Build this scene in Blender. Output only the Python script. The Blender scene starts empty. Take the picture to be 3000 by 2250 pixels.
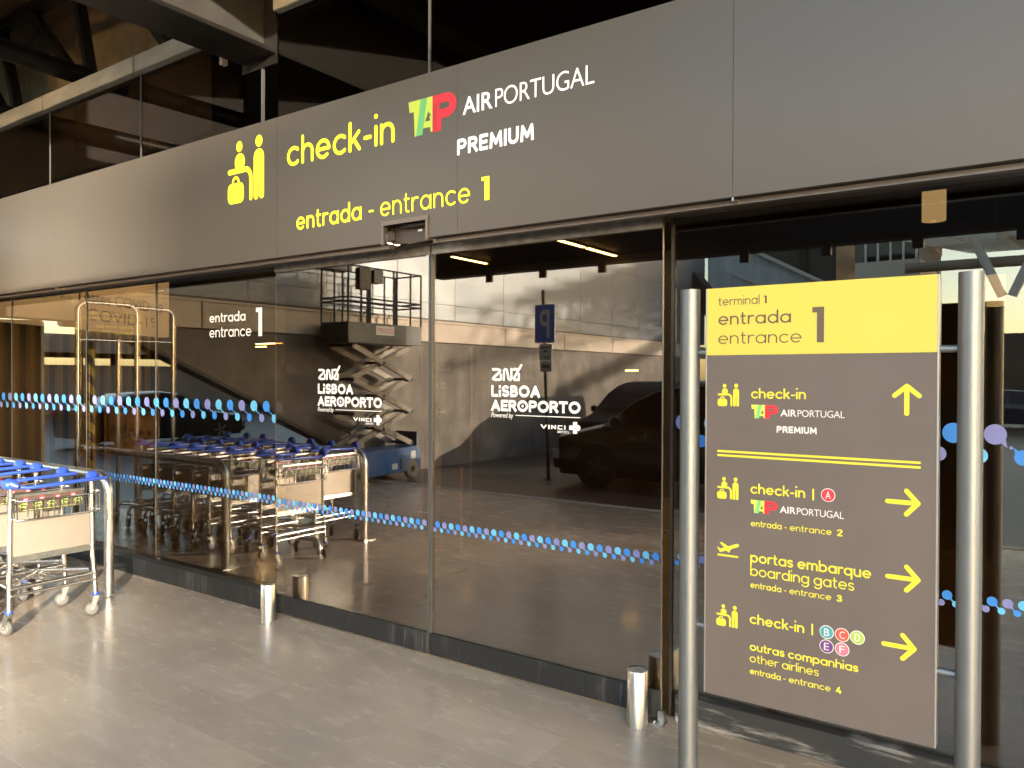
import bpy, bmesh, math, random
from math import sin, cos, pi, radians, sqrt, atan2
from mathutils import Vector, Matrix
from mathutils.geometry import delaunay_2d_cdt

random.seed(7)
SC = bpy.context.scene
COL = SC.collection

# ------------------------------------------------------------------ camera
cam_d = bpy.data.cameras.new("camera")
cam = bpy.data.objects.new("camera", cam_d)
COL.objects.link(cam)
cam.matrix_world = Matrix(((0.81882, -0.00829, 0.57399, 0.0),
                           (0.57404, 0.00501, -0.81882, 0.0),
                           (0.00342, 0.99995, 0.00863, 1.6),
                           (0, 0, 0, 1)))
cam_d.sensor_width = 36.0
cam_d.lens = 27.24
cam_d.clip_start = 0.05
cam_d.clip_end = 2500
SC.camera = cam

# ------------------------------------------------------------------ sky, sun, exposure
SUN_AZ = radians(-40.0)     # from +X towards -Y
SUN_EL = radians(9.0)
world = bpy.data.worlds.new("World")
SC.world = world
world.use_nodes = True
wn = world.node_tree
for n in list(wn.nodes):
    wn.nodes.remove(n)
sky = wn.nodes.new("ShaderNodeTexSky")
sky.sky_type = 'NISHITA'
sky.sun_disc = False
sky.sun_elevation = SUN_EL
sky.sun_rotation = pi / 2 - SUN_AZ
sky.air_density = 1.0
sky.dust_density = 1.0
sky.ozone_density = 1.0
bg = wn.nodes.new("ShaderNodeBackground")
bg.inputs['Strength'].default_value = 0.15
wo = wn.nodes.new("ShaderNodeOutputWorld")
wn.links.new(sky.outputs[0], bg.inputs[0])
wn.links.new(bg.outputs[0], wo.inputs[0])

sun_d = bpy.data.lights.new("sun", 'SUN')
sun_d.energy = 2.0
sun_d.angle = radians(0.5)
sun_d.color = (1.0, 0.87, 0.70)
sun = bpy.data.objects.new("sun", sun_d)
COL.objects.link(sun)
sdir = Vector((cos(SUN_EL) * cos(SUN_AZ), cos(SUN_EL) * sin(SUN_AZ), sin(SUN_EL)))
sun.rotation_euler = sdir.to_track_quat('Z', 'Y').to_euler()
sun.location = sdir * 60

SC.view_settings.view_transform = 'Standard'
SC.view_settings.look = 'None'
SC.view_settings.gamma = 1.0
SC.view_settings.exposure = 3.2
SC.render.engine = 'CYCLES'
SC.cycles.use_denoising = True
SC.cycles.max_bounces = 10
SC.cycles.diffuse_bounces = 4
SC.cycles.glossy_bounces = 6
SC.cycles.transparent_max_bounces = 16
SC.cycles.sample_clamp_indirect = 6.0
SC.cycles.caustics_reflective = False
SC.cycles.caustics_refractive = False

G = 3.355          # y of the front face of the sliding doors


# ------------------------------------------------------------------ materials
MATS = {}


def mk(name, col, rough=0.5, metal=0.0, var=0.0, vscale=6.0, bump=0.0, bscale=40.0, spec=0.5,
       col2=None, emit=0.0, emitcol=None, stretch=(1, 1, 1), rvar=0.0, coat=0.0):
    m = bpy.data.materials.new(name)
    m.use_nodes = True
    nt = m.node_tree
    b = nt.nodes["Principled BSDF"]
    b.inputs['Base Color'].default_value = (*col, 1)
    b.inputs['Roughness'].default_value = rough
    b.inputs['Metallic'].default_value = metal
    b.inputs['Specular IOR Level'].default_value = spec
    b.inputs['Coat Weight'].default_value = coat
    if emit > 0:
        b.inputs['Emission Color'].default_value = (*(emitcol or col), 1)
        b.inputs['Emission Strength'].default_value = emit
    if var > 0 or bump > 0 or rvar > 0:
        tc = nt.nodes.new("ShaderNodeTexCoord")
        mp = nt.nodes.new("ShaderNodeMapping")
        mp.inputs['Scale'].default_value = stretch
        nt.links.new(tc.outputs['Object'], mp.inputs['Vector'])
        nz = nt.nodes.new("ShaderNodeTexNoise")
        nz.inputs['Scale'].default_value = vscale
        nz.inputs['Detail'].default_value = 6
        nz.inputs['Roughness'].default_value = 0.62
        nt.links.new(mp.outputs[0], nz.inputs['Vector'])
        if var > 0:
            c2 = col2 or tuple(max(0, c * (1 - var)) for c in col)
            c1 = col if col2 else tuple(min(1, c * (1 + var)) for c in col)
            rp = nt.nodes.new("ShaderNodeValToRGB")
            rp.color_ramp.elements[0].position = 0.35
            rp.color_ramp.elements[1].position = 0.65
            rp.color_ramp.elements[0].color = (*c2, 1)
            rp.color_ramp.elements[1].color = (*c1, 1)
            nt.links.new(nz.outputs['Fac'], rp.inputs['Fac'])
            nt.links.new(rp.outputs['Color'], b.inputs['Base Color'])
        if rvar > 0:
            mr = nt.nodes.new("ShaderNodeMapRange")
            mr.inputs['From Min'].default_value = 0.3
            mr.inputs['From Max'].default_value = 0.7
            mr.inputs['To Min'].default_value = max(0.02, rough - rvar)
            mr.inputs['To Max'].default_value = min(1, rough + rvar)
            nt.links.new(nz.outputs['Fac'], mr.inputs['Value'])
            nt.links.new(mr.outputs[0], b.inputs['Roughness'])
        if bump > 0:
            n2 = nt.nodes.new("ShaderNodeTexNoise")
            n2.inputs['Scale'].default_value = bscale
            n2.inputs['Detail'].default_value = 4
            nt.links.new(mp.outputs[0], n2.inputs['Vector'])
            bp = nt.nodes.new("ShaderNodeBump")
            bp.inputs['Strength'].default_value = bump
            bp.inputs['Distance'].default_value = 0.01
            nt.links.new(n2.outputs['Fac'], bp.inputs['Height'])
            nt.links.new(bp.outputs[0], b.inputs['Normal'])
    MATS[name] = m
    return m


def glass_mat(name, tint, refl, rtint=(1, 1, 1), wav=0.0):
    """tinted solar glass: what is behind shows through the tint, the outside is mirrored"""
    m = bpy.data.materials.new(name)
    m.use_nodes = True
    nt = m.node_tree
    for n in list(nt.nodes):
        nt.nodes.remove(n)
    out = nt.nodes.new("ShaderNodeOutputMaterial")
    tr = nt.nodes.new("ShaderNodeBsdfTransparent")
    tr.inputs[0].default_value = (*tint, 1)
    gl = nt.nodes.new("ShaderNodeBsdfGlossy")
    gl.inputs['Color'].default_value = (*rtint, 1)
    gl.inputs['Roughness'].default_value = 0.0
    fr = nt.nodes.new("ShaderNodeLayerWeight")
    fr.inputs['Blend'].default_value = 0.5
    pw = nt.nodes.new("ShaderNodeMath")
    pw.operation = 'POWER'
    pw.inputs[1].default_value = 4.0
    nt.links.new(fr.outputs['Facing'], pw.inputs[0])
    ad = nt.nodes.new("ShaderNodeMath")
    ad.operation = 'MULTIPLY_ADD'
    ad.use_clamp = True
    ad.inputs[1].default_value = 0.8
    ad.inputs[2].default_value = refl
    mx = nt.nodes.new("ShaderNodeMixShader")
    nt.links.new(pw.outputs[0], ad.inputs[0])
    nt.links.new(ad.outputs[0], mx.inputs[0])
    nt.links.new(tr.outputs[0], mx.inputs[1])
    nt.links.new(gl.outputs[0], mx.inputs[2])
    if wav > 0:
        tc = nt.nodes.new("ShaderNodeTexCoord")
        nz = nt.nodes.new("ShaderNodeTexNoise")
        nz.inputs['Scale'].default_value = 1.1
        nz.inputs['Detail'].default_value = 1
        nt.links.new(tc.outputs['Object'], nz.inputs['Vector'])
        bp = nt.nodes.new("ShaderNodeBump")
        bp.inputs['Strength'].default_value = wav
        bp.inputs['Distance'].default_value = 0.02
        nt.links.new(nz.outputs['Fac'], bp.inputs['Height'])
        nt.links.new(bp.outputs[0], gl.inputs['Normal'])
    nt.links.new(mx.outputs[0], out.inputs[0])
    MATS[name] = m
    return m


def tile_mat(name, c1, c2, mortar, bw, bh, rough, msize=0.002, off=0.5, rot=0.0, blotch=0.13):
    m = bpy.data.materials.new(name)
    m.use_nodes = True
    nt = m.node_tree
    b = nt.nodes["Principled BSDF"]
    tc = nt.nodes.new("ShaderNodeTexCoord")
    mp = nt.nodes.new("ShaderNodeMapping")
    mp.inputs['Location'].default_value = (0.27, -0.236, 0)
    mp.inputs['Rotation'].default_value = (0, 0, rot)
    nt.links.new(tc.outputs['Object'], mp.inputs['Vector'])
    br = nt.nodes.new("ShaderNodeTexBrick")
    br.offset = off
    br.inputs['Color1'].default_value = (*c1, 1)
    br.inputs['Color2'].default_value = (*c2, 1)
    br.inputs['Mortar'].default_value = (*mortar, 1)
    br.inputs['Scale'].default_value = 1.0
    br.inputs['Brick Width'].default_value = bw
    br.inputs['Row Height'].default_value = bh
    br.inputs['Mortar Size'].default_value = msize
    br.inputs['Mortar Smooth'].default_value = 0.4
    br.inputs['Bias'].default_value = -0.1
    nt.links.new(mp.outputs[0], br.inputs['Vector'])
    # limestone veining, long grain along the facade
    mp2 = nt.nodes.new("ShaderNodeMapping")
    mp2.inputs['Scale'].default_value = (0.55, 1.6, 1)
    mp2.inputs['Rotation'].default_value = (0, 0, 0.35)
    nt.links.new(tc.outputs['Object'], mp2.inputs['Vector'])
    nz = nt.nodes.new("ShaderNodeTexNoise")
    nz.inputs['Scale'].default_value = 7
    nz.inputs['Detail'].default_value = 7
    nz.inputs['Roughness'].default_value = 0.6
    nz.inputs['Distortion'].default_value = 0.15
    nt.links.new(mp2.outputs[0], nz.inputs['Vector'])
    r1 = nt.nodes.new("ShaderNodeMapRange")
    r1.inputs['From Min'].default_value = 0.3
    r1.inputs['From Max'].default_value = 0.72
    r1.inputs['To Min'].default_value = 1 - blotch
    r1.inputs['To Max'].default_value = 1 + blotch * 0.5
    nt.links.new(nz.outputs['Fac'], r1.inputs['Value'])
    mul = nt.nodes.new("ShaderNodeMix")
    mul.data_type = 'RGBA'
    mul.blend_type = 'MULTIPLY'
    mul.inputs['Factor'].default_value = 1
    nt.links.new(br.outputs['Color'], mul.inputs[6])
    nt.links.new(r1.outputs[0], mul.inputs[7])
    # dark scuffs and gum spots
    vo = nt.nodes.new("ShaderNodeTexNoise")
    vo.inputs['Scale'].default_value = 75
    vo.inputs['Detail'].default_value = 3
    nt.links.new(mp2.outputs[0], vo.inputs['Vector'])
    r2 = nt.nodes.new("ShaderNodeMapRange")
    r2.inputs['From Min'].default_value = 0.66
    r2.inputs['From Max'].default_value = 0.90
    r2.inputs['To Min'].default_value = 1.0
    r2.inputs['To Max'].default_value = 0.85
    nt.links.new(vo.outputs['Fac'], r2.inputs['Value'])
    mul2 = nt.nodes.new("ShaderNodeMix")
    mul2.data_type = 'RGBA'
    mul2.blend_type = 'MULTIPLY'
    mul2.inputs['Factor'].default_value = 1
    nt.links.new(mul.outputs[2], mul2.inputs[6])
    nt.links.new(r2.outputs[0], mul2.inputs[7])
    nt.links.new(mul2.outputs[2], b.inputs['Base Color'])
    r3 = nt.nodes.new("ShaderNodeMapRange")
    r3.inputs['From Min'].default_value = 0.3
    r3.inputs['From Max'].default_value = 0.7
    r3.inputs['To Min'].default_value = rough - 0.06
    r3.inputs['To Max'].default_value = rough + 0.1
    nt.links.new(nz.outputs['Fac'], r3.inputs['Value'])
    nt.links.new(r3.outputs[0], b.inputs['Roughness'])
    bp = nt.nodes.new("ShaderNodeBump")
    bp.inputs['Strength'].default_value = 0.05
    bp.inputs['Distance'].default_value = 0.005
    nt.links.new(nz.outputs['Fac'], bp.inputs['Height'])
    nt.links.new(bp.outputs[0], b.inputs['Normal'])
    MATS[name] = m
    return m


def streak_mat(name, base, mark, sc, lo, hi, rough=0.5, stretch=(8, 8, 0.6), bump=0.0):
    """base colour with worn marks of their own shape"""
    m = bpy.data.materials.new(name)
    m.use_nodes = True
    nt = m.node_tree
    b = nt.nodes["Principled BSDF"]
    b.inputs['Roughness'].default_value = rough
    b.inputs['Specular IOR Level'].default_value = 0.3
    tc = nt.nodes.new("ShaderNodeTexCoord")
    mp = nt.nodes.new("ShaderNodeMapping")
    mp.inputs['Scale'].default_value = stretch
    nt.links.new(tc.outputs['Object'], mp.inputs['Vector'])
    nz = nt.nodes.new("ShaderNodeTexNoise")
    nz.inputs['Scale'].default_value = sc
    nz.inputs['Detail'].default_value = 7
    nz.inputs['Roughness'].default_value = 0.7
    nt.links.new(mp.outputs[0], nz.inputs['Vector'])
    n2 = nt.nodes.new("ShaderNodeTexNoise")
    n2.inputs['Scale'].default_value = 2.2
    n2.inputs['Detail'].default_value = 3
    nt.links.new(tc.outputs['Object'], n2.inputs['Vector'])
    mm = nt.nodes.new("ShaderNodeMath")
    mm.operation = 'MULTIPLY'
    nt.links.new(nz.outputs['Fac'], mm.inputs[0])
    nt.links.new(n2.outputs['Fac'], mm.inputs[1])
    rp = nt.nodes.new("ShaderNodeValToRGB")
    rp.color_ramp.elements[0].position = lo
    rp.color_ramp.elements[1].position = hi
    rp.color_ramp.elements[0].color = (*base, 1)
    rp.color_ramp.elements[1].color = (*mark, 1)
    nt.links.new(mm.outputs[0], rp.inputs['Fac'])
    nt.links.new(rp.outputs[0], b.inputs['Base Color'])
    if bump > 0:
        bp = nt.nodes.new("ShaderNodeBump")
        bp.inputs['Strength'].default_value = bump
        bp.inputs['Distance'].default_value = 0.01
        nt.links.new(nz.outputs['Fac'], bp.inputs['Height'])
        nt.links.new(bp.outputs[0], b.inputs['Normal'])
    MATS[name] = m
    return m


mk('fascia', (0.090, 0.078, 0.065), 0.36, 0.0, var=0.02, vscale=90, rvar=0.03, spec=0.5, bump=0.012, bscale=3, stretch=(1, 1, 1))
mk('soffit', (0.055, 0.042, 0.034), 0.45)
mk('channel', (0.16, 0.13, 0.115), 0.35, 0.5)
mk('alu', (0.42, 0.41, 0.39), 0.34, 1.0, var=0.12, vscale=20, stretch=(1, 1, 0.1))
mk('door_rail', (0.30, 0.28, 0.26), 0.42, 0.85, var=0.25, vscale=18)
streak_mat('slate', (0.016, 0.018, 0.021), (0.075, 0.079, 0.084), 5, 0.25, 0.44, 0.55, (9, 9, 0.8), 0.15)
streak_mat('slate_worn', (0.035, 0.039, 0.045), (0.30, 0.305, 0.31), 5, 0.262, 0.345, 0.6, (0.35, 0.35, 4.5), 0.15)
glass_mat('door_glass', (0.55, 0.46, 0.36), 0.155, (1.0, 0.97, 0.93), 0.015)
glass_mat('fixed_glass', (0.58, 0.50, 0.39), 0.12, (1.0, 0.97, 0.92), 0.012)
glass_mat('upper_glass', (0.34, 0.28, 0.21), 0.01, (1.0, 0.95, 0.88), 0.02)
mk('stile_grey', (0.13, 0.13, 0.13), 0.45, 0.5)
mk('glass_edge', (0.30, 0.27, 0.22), 0.3, 0.0, spec=0.8)
mk('steel_brushed', (0.62, 0.60, 0.57), 0.30, 1.0, var=0.03, vscale=30, rvar=0.05, stretch=(1, 1, 0.08))
mk('steel_post', (0.225, 0.24, 0.255), 0.46, 0.85, var=0.03, vscale=14, rvar=0.05)
mk('steel_tube', (0.66, 0.65, 0.62), 0.20, 1.0, var=0.02, vscale=20)
mk('zinc', (0.50, 0.51, 0.49), 0.36, 1.0, var=0.15, vscale=30)
mk('trolley_panel', (0.29, 0.26, 0.215), 0.42, 0.3, var=0.04, vscale=5)
mk('trolley_blue', (0.028, 0.075, 0.42), 0.28, coat=0.2)
mk('rubber', (0.07, 0.068, 0.065), 0.65)
mk('wheel_hub', (0.17, 0.17, 0.165), 0.45, 0.2)
mk('advert_brown', (0.085, 0.055, 0.045), 0.45)
mk('sign_brown', (0.121, 0.102, 0.096), 0.44, var=0.07, vscale=2.2, bump=0.0)
mk('sign_yellow', (0.60, 0.53, 0.090), 0.38, var=0.02, vscale=2)
mk('sign_edge', (0.55, 0.52, 0.47), 0.3, 0.8)
mk('sign_back', (0.05, 0.045, 0.04), 0.5)
mk('vinyl_yellow', (0.72, 0.67, 0.05), 0.4)
mk('vinyl_grey', (0.115, 0.085, 0.065), 0.45)
mk('vinyl_white', (0.74, 0.74, 0.74), 0.4)
mk('lit_yellow', (0.90, 0.88, 0.03), 0.4, emit=0.14, emitcol=(1.0, 0.95, 0.03))
mk('lit_white', (0.88, 0.86, 0.80), 0.4, emit=0.10, emitcol=(1, 0.97, 0.9))
mk('decal_white', (0.90, 0.90, 0.88), 0.5, emit=0.0)
mk('logo_lime', (0.62, 0.74, 0.10), 0.4)
mk('logo_green', (0.16, 0.56, 0.20), 0.4)
mk('logo_red', (0.78, 0.035, 0.06), 0.4)
mk('logo_dark_red', (0.62, 0.025, 0.05), 0.4)
mk('badge_red', (0.72, 0.04, 0.07), 0.4)
mk('badge_teal', (0.07, 0.30, 0.36), 0.4)
mk('badge_orange', (0.72, 0.09, 0.07), 0.4)
mk('badge_green', (0.33, 0.50, 0.11), 0.4)
mk('badge_purple', (0.13, 0.045, 0.21), 0.4)
mk('badge_pink', (0.80, 0.16, 0.24), 0.4)
mk('bubble_cyan', (0.12, 0.45, 0.78), 0.5)
mk('bubble_blue', (0.04, 0.23, 0.72), 0.5)
mk('bubble_lilac', (0.19, 0.215, 0.50), 0.5)
tile_mat('paving', (0.50, 0.405, 0.305), (0.385, 0.310, 0.232), (0.52, 0.43, 0.33), 0.60, 0.30, 0.22, 0.0028)
mk('road', (0.055, 0.051, 0.047), 0.34, var=0.3, vscale=1.2, bump=0.15, bscale=120)
mk('interior_floor', (0.24, 0.165, 0.10), 0.12, var=0.12, vscale=3, rvar=0.03)
mk('interior_dark', (0.045, 0.035, 0.026), 0.7, var=0.2, vscale=2)
mk('interior_ceiling', (0.03, 0.024, 0.02), 0.7)
mk('slat_gold', (0.42, 0.32, 0.05), 0.5)
mk('header_beige_glow', (0.55, 0.40, 0.22), 0.55, emit=0.10, emitcol=(1.0, 0.80, 0.52))  # glow added so the banner looks brightly lit through the tinted glass
mk('column_tan', (0.30, 0.215, 0.13), 0.5)
mk('lamp_warm', (1, 0.8, 0.4), 0.5, emit=5.0, emitcol=(1.0, 0.72, 0.30))
mk('lamp_fill', (1, 0.8, 0.4), 0.5, emit=2.5, emitcol=(1.0, 0.82, 0.55))  # for the unseen fill lamps by the slats
mk('lamp_shade', (0.8, 0.66, 0.34), 0.6, emit=0.13, emitcol=(1.0, 0.86, 0.55))
streak_mat('concrete', (0.135, 0.123, 0.108), (0.255, 0.232, 0.205), 3, 0.18, 0.45, 0.75, (1.0, 1.0, 0.7), 0.1)
mk('concrete_beige', (0.50, 0.43, 0.35), 0.6, var=0.08, vscale=2)
mk('cladding', (0.135, 0.168, 0.200), 0.42, 0.2, var=0.08, vscale=1.2, rvar=0.06)
mk('ramp_pale', (0.60, 0.65, 0.70), 0.45, var=0.12, vscale=1.5, stretch=(3, 1, 0.3))
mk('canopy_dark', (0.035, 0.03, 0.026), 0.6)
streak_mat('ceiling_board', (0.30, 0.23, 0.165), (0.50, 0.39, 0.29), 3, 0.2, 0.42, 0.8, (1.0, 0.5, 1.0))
mk('truss_steel', (0.014, 0.012, 0.011), 0.42, 0.3, var=0.2, vscale=5)
streak_mat('beam_grey', (0.36, 0.33, 0.28), (0.55, 0.52, 0.45), 5, 0.2, 0.45, 0.5, (0.7, 2, 2))
mk('web_grey', (0.03, 0.028, 0.025), 0.5, var=0.2, vscale=4)
mk('paint_blue', (0.03, 0.14, 0.36), 0.3, var=0.15, vscale=3, coat=0.2)
mk('lift_grey', (0.045, 0.062, 0.080), 0.45, 0.2, var=0.25, vscale=8)
mk('lift_arm', (0.27, 0.25, 0.225), 0.5, 0.1, var=0.1, vscale=6)
mk('lift_dark', (0.02, 0.02, 0.024), 0.5)
mk('tyre_tan', (0.36, 0.30, 0.22), 0.8)
mk('tyre', (0.018, 0.018, 0.018), 0.75)
mk('car_black', (0.012, 0.011, 0.011), 0.14, coat=0.6)
mk('car_matt', (0.010, 0.010, 0.010), 0.6, spec=0.15)
mk('car_navy', (0.012, 0.02, 0.04), 0.18, coat=0.5)
mk('car_red', (0.12, 0.012, 0.010), 0.22, coat=0.5)
mk('car_silver', (0.40, 0.40, 0.40), 0.25, 0.5, coat=0.4)
mk('car_glass', (0.012, 0.013, 0.015), 0.05)
mk('headlight', (0.6, 0.6, 0.58), 0.1)
mk('taillight', (0.45, 0.01, 0.012), 0.2)
mk('rim', (0.55, 0.55, 0.55), 0.3, 0.9)
mk('rim_dark', (0.10, 0.10, 0.10), 0.4, 0.6)
mk('parking_blue', (0.10, 0.26, 0.85), 0.35)
mk('sign_white', (0.80, 0.80, 0.78), 0.4)
mk('sign_mid', (0.16, 0.18, 0.20), 0.5)
mk('pole_dark', (0.025, 0.024, 0.023), 0.45)
mk('hazard_yellow', (0.62, 0.46, 0.10), 0.5)
mk('hazard_black', (0.03, 0.03, 0.03), 0.5)
mk('white_steel', (0.70, 0.68, 0.64), 0.45)
mk('office_wall', (0.55, 0.50, 0.43), 0.7, var=0.06, vscale=0.6)
mk('far_wall', (0.10, 0.095, 0.09), 0.8, var=0.2, vscale=0.5)
mk('roof_brown', (0.30, 0.25, 0.20), 0.7, var=0.2, vscale=0.8)
mk('orange_sign', (0.75, 0.16, 0.03), 0.5)
mk('exit_green', (0.02, 0.42, 0.10), 0.4)
mk('brass', (0.60, 0.42, 0.18), 0.3, 0.9)
mk('luggage_tan', (0.20, 0.16, 0.13), 0.6)
M = MATS


# ------------------------------------------------------------------ mesh builder
class MB:
    def __init__(self):
        self.v = []
        self.f = []
        self.mi = []

    def add(self, verts, faces, mi=0):
        o = len(self.v)
        self.v.extend(Vector(p) for p in verts)
        for f in faces:
            self.f.append(tuple(i + o for i in f))
            self.mi.append(mi)
        return self

    def box(self, a, b, mi=0):
        x0, x1 = sorted((a[0], b[0]))
        y0, y1 = sorted((a[1], b[1]))
        z0, z1 = sorted((a[2], b[2]))
        v = [(x0, y0, z0), (x1, y0, z0), (x1, y1, z0), (x0, y1, z0), (x0, y0, z1), (x1, y0, z1), (x1, y1, z1), (x0, y1, z1)]
        return self.add(v, [(0, 3, 2, 1), (4, 5, 6, 7), (0, 1, 5, 4), (1, 2, 6, 5), (2, 3, 7, 6), (3, 0, 4, 7)], mi)

    def bar(self, p, q, w, h, up=(0, 0, 1), mi=0):
        p, q = Vector(p), Vector(q)
        d = (q - p).normalized()
        up = Vector(up)
        s = d.cross(up)
        if s.length < 1e-4:
            s = d.cross(Vector((1, 0, 0)))
        s.normalize()
        u = s.cross(d).normalized()
        v = []
        for c in (p, q):
            for a, b in ((-1, -1), (1, -1), (1, 1), (-1, 1)):
                v.append(c + s * (a * w / 2) + u * (b * h / 2))
        return self.add(v, [(0, 1, 2, 3), (7, 6, 5, 4), (0, 4, 5, 1), (1, 5, 6, 2), (2, 6, 7, 3), (3, 7, 4, 0)], mi)

    def cyl(self, p, q, r, n=16, r2=None, mi=0, caps=True):
        return self.tube([p, q], r, n, mi, caps, radii=[r, r if r2 is None else r2])

    def tube(self, pts, r, n=8, mi=0, caps=True, radii=None, closed=False):
        pts = [Vector(p) for p in pts]
        m = len(pts)
        rings = []
        prev = None
        for i, p in enumerate(pts):
            if closed:
                d = (pts[(i + 1) % m] - pts[i - 1]).normalized()
            elif i == 0:
                d = (pts[1] - pts[0]).normalized()
            elif i == m - 1:
                d = (pts[-1] - pts[-2]).normalized()
            else:
                d = ((pts[i + 1] - p).normalized() + (p - pts[i - 1]).normalized()).normalized()
            if prev is None:
                a = Vector((0, 0, 1)) if abs(d.z) < 0.9 else Vector((1, 0, 0))
                s = d.cross(a).normalized()
            else:
                s = (prev - d * prev.dot(d)).normalized()
            prev = s
            u = d.cross(s)
            rr = radii[i] if radii else r
            rings.append([p + (s * cos(2 * pi * k / n) + u * sin(2 * pi * k / n)) * rr for k in range(n)])
        v = [x for rg in rings for x in rg]
        f = []
        for i in range(m - 1 + (1 if closed else 0)):
            j = (i + 1) % m
            for k in range(n):
                k2 = (k + 1) % n
                f.append((i * n + k, i * n + k2, j * n + k2, j * n + k))
        if caps and not closed:
            f.append(tuple(range(n - 1, -1, -1)))
            f.append(tuple((m - 1) * n + k for k in range(n)))
        return self.add(v, f, mi)

    def lathe(self, prof, c, axis='z', n=24, mi=0):
        v = []
        f = []
        m = len(prof)
        for r, h in prof:
            for k in range(n):
                a = 2 * pi * k / n
                if axis == 'z':
                    v.append((c[0] + r * cos(a), c[1] + r * sin(a), c[2] + h))
                elif axis == 'y':
                    v.append((c[0] + r * cos(a), c[1] + h, c[2] + r * sin(a)))
                else:
                    v.append((c[0] + h, c[1] + r * cos(a), c[2] + r * sin(a)))
        for i in range(m - 1):
            for k in range(n):
                k2 = (k + 1) % n
                f.append((i * n + k, i * n + k2, (i + 1) * n + k2, (i + 1) * n + k))
        return self.add(v, f, mi)

    def prism(self, poly, org, u, v, th, mi=0):
        """2D polygon in the plane (org,u,v), extruded by th along u x v"""
        org, u, v = Vector(org), Vector(u), Vector(v)
        n = u.cross(v).normalized()
        k = len(poly)
        a = [org + u * p[0] + v * p[1] for p in poly]
        b = [p + n * th for p in a]
        fs = [tuple(range(k - 1, -1, -1)), tuple(range(k, 2 * k))]
        for i in range(k):
            j = (i + 1) % k
            fs.append((i, j, k + j, k + i))
        return self.add(a + b, fs, mi)

    def flat(self, vt, org, u, v, lift=0.0, mi=0):
        org, u, v = Vector(org), Vector(u), Vector(v)
        n = u.cross(v).normalized()
        vs, tris = vt
        return self.add([org + u * p[0] + v * p[1] + n * lift for p in vs], tris, mi)

    def build(self, name, mat, parent=None, smooth=False, bevel=0.0, seg=2):
        me = bpy.data.meshes.new(name)
        off = parent_origin(parent)
        me.from_pydata([p - off for p in self.v], [], self.f)
        mats = mat if isinstance(mat, (list, tuple)) else [mat]
        for mm in mats:
            me.materials.append(mm)
        if len(mats) > 1:
            me.polygons.foreach_set('material_index', self.mi)
        me.update()
        bm = bmesh.new()
        bm.from_mesh(me)
        if bevel > 0:
            es = [e for e in bm.edges if len(e.link_faces) == 2 and e.calc_face_angle(0) > 0.6]
            bmesh.ops.bevel(bm, geom=es, offset=bevel, segments=seg, affect='EDGES', clamp_overlap=True)
        bmesh.ops.recalc_face_normals(bm, faces=bm.faces) if smooth or bevel > 0 else None
        bm.to_mesh(me)
        bm.free()
        if smooth or bevel > 0:
            me.polygons.foreach_set('use_smooth', [True] * len(me.polygons))
            me.set_sharp_from_angle(angle=radians(38))
        o = bpy.data.objects.new(name, me)
        COL.objects.link(o)
        if parent is not None:
            o.parent = parent
        return o


def parent_origin(p):
    v = Vector((0, 0, 0))
    while p is not None:
        v = v + p.location
        p = p.parent
    return v


def tag(o, label=None, cat=None, group=None, kind=None):
    if label:
        o['label'] = label
    if cat:
        o['category'] = cat
    if group:
        o['group'] = group
    if kind:
        o['kind'] = kind
    return o


def thing(name, loc, label, cat, group=None):
    o = bpy.data.objects.new(name, None)
    o.empty_display_size = 0.1
    o.location = loc
    COL.objects.link(o)
    return tag(o, label, cat, group)


def kids(o):
    return [c for c in list(bpy.data.objects) if c.parent == o]


def dup(root, loc, label=None):
    r = root.copy()
    COL.objects.link(r)
    r.location = loc
    if label:
        r['label'] = label
    for ch in kids(root):
        c = ch.copy()
        COL.objects.link(c)
        c.parent = r
        for g in kids(ch):
            d = g.copy()
            COL.objects.link(d)
            d.parent = c
    return r


# ------------------------------------------------------------------ flat lettering
def union(polys):
    vs, fs = [], []
    for p in polys:
        if sum(a[0] * b[1] - b[0] * a[1] for a, b in zip(p, p[1:] + p[:1])) < 0:
            p = list(reversed(p))
        o = len(vs)
        vs.extend(Vector((x, y)) for x, y in p)
        fs.append(list(range(o, o + len(p))))
    ov, oe, of, _, _, orig = delaunay_2d_cdt(vs, [], fs, 0, 1e-5)
    tris = []
    for f, og in zip(of, orig):
        if og:
            a, b, c = (ov[i] for i in f[:3])
            if (b - a).cross(c - a) < 0:
                f = list(reversed(f))
            tris.append(tuple(f))
    return [(p.x, p.y) for p in ov], tris


def capsule(a, b, r, n=7):
    ax, ay = a
    bx, by = b
    t = atan2(by - ay, bx - ax)
    out = []
    for k in range(n + 1):
        q = t - pi / 2 + pi * k / n
        out.append((bx + r * cos(q), by + r * sin(q)))
    for k in range(n + 1):
        q = t + pi / 2 + pi * k / n
        out.append((ax + r * cos(q), ay + r * sin(q)))
    return out


def circle(c, r, n=24, sx=1.0):
    return [(c[0] + r * sx * cos(2 * pi * k / n), c[1] + r * sin(2 * pi * k / n)) for k in range(n)]


def strokes(paths, w):
    ps = []
    for path in paths:
        if len(path) == 1:
            ps.append(circle(path[0], w * 0.62, 16))
        for a, b in zip(path, path[1:]):
            ps.append(capsule(a, b, w / 2))
    return ps


def rrect(x0, y0, x1, y1, r, n=5):
    out = []
    for cx, cy, a in ((x1 - r, y0 + r, -pi / 2), (x1 - r, y1 - r, 0), (x0 + r, y1 - r, pi / 2), (x0 + r, y0 + r, pi)):
        for k in range(n + 1):
            t = a + pi / 2 * k / n
            out.append((cx + r * cos(t), cy + r * sin(t)))
    return out


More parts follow.
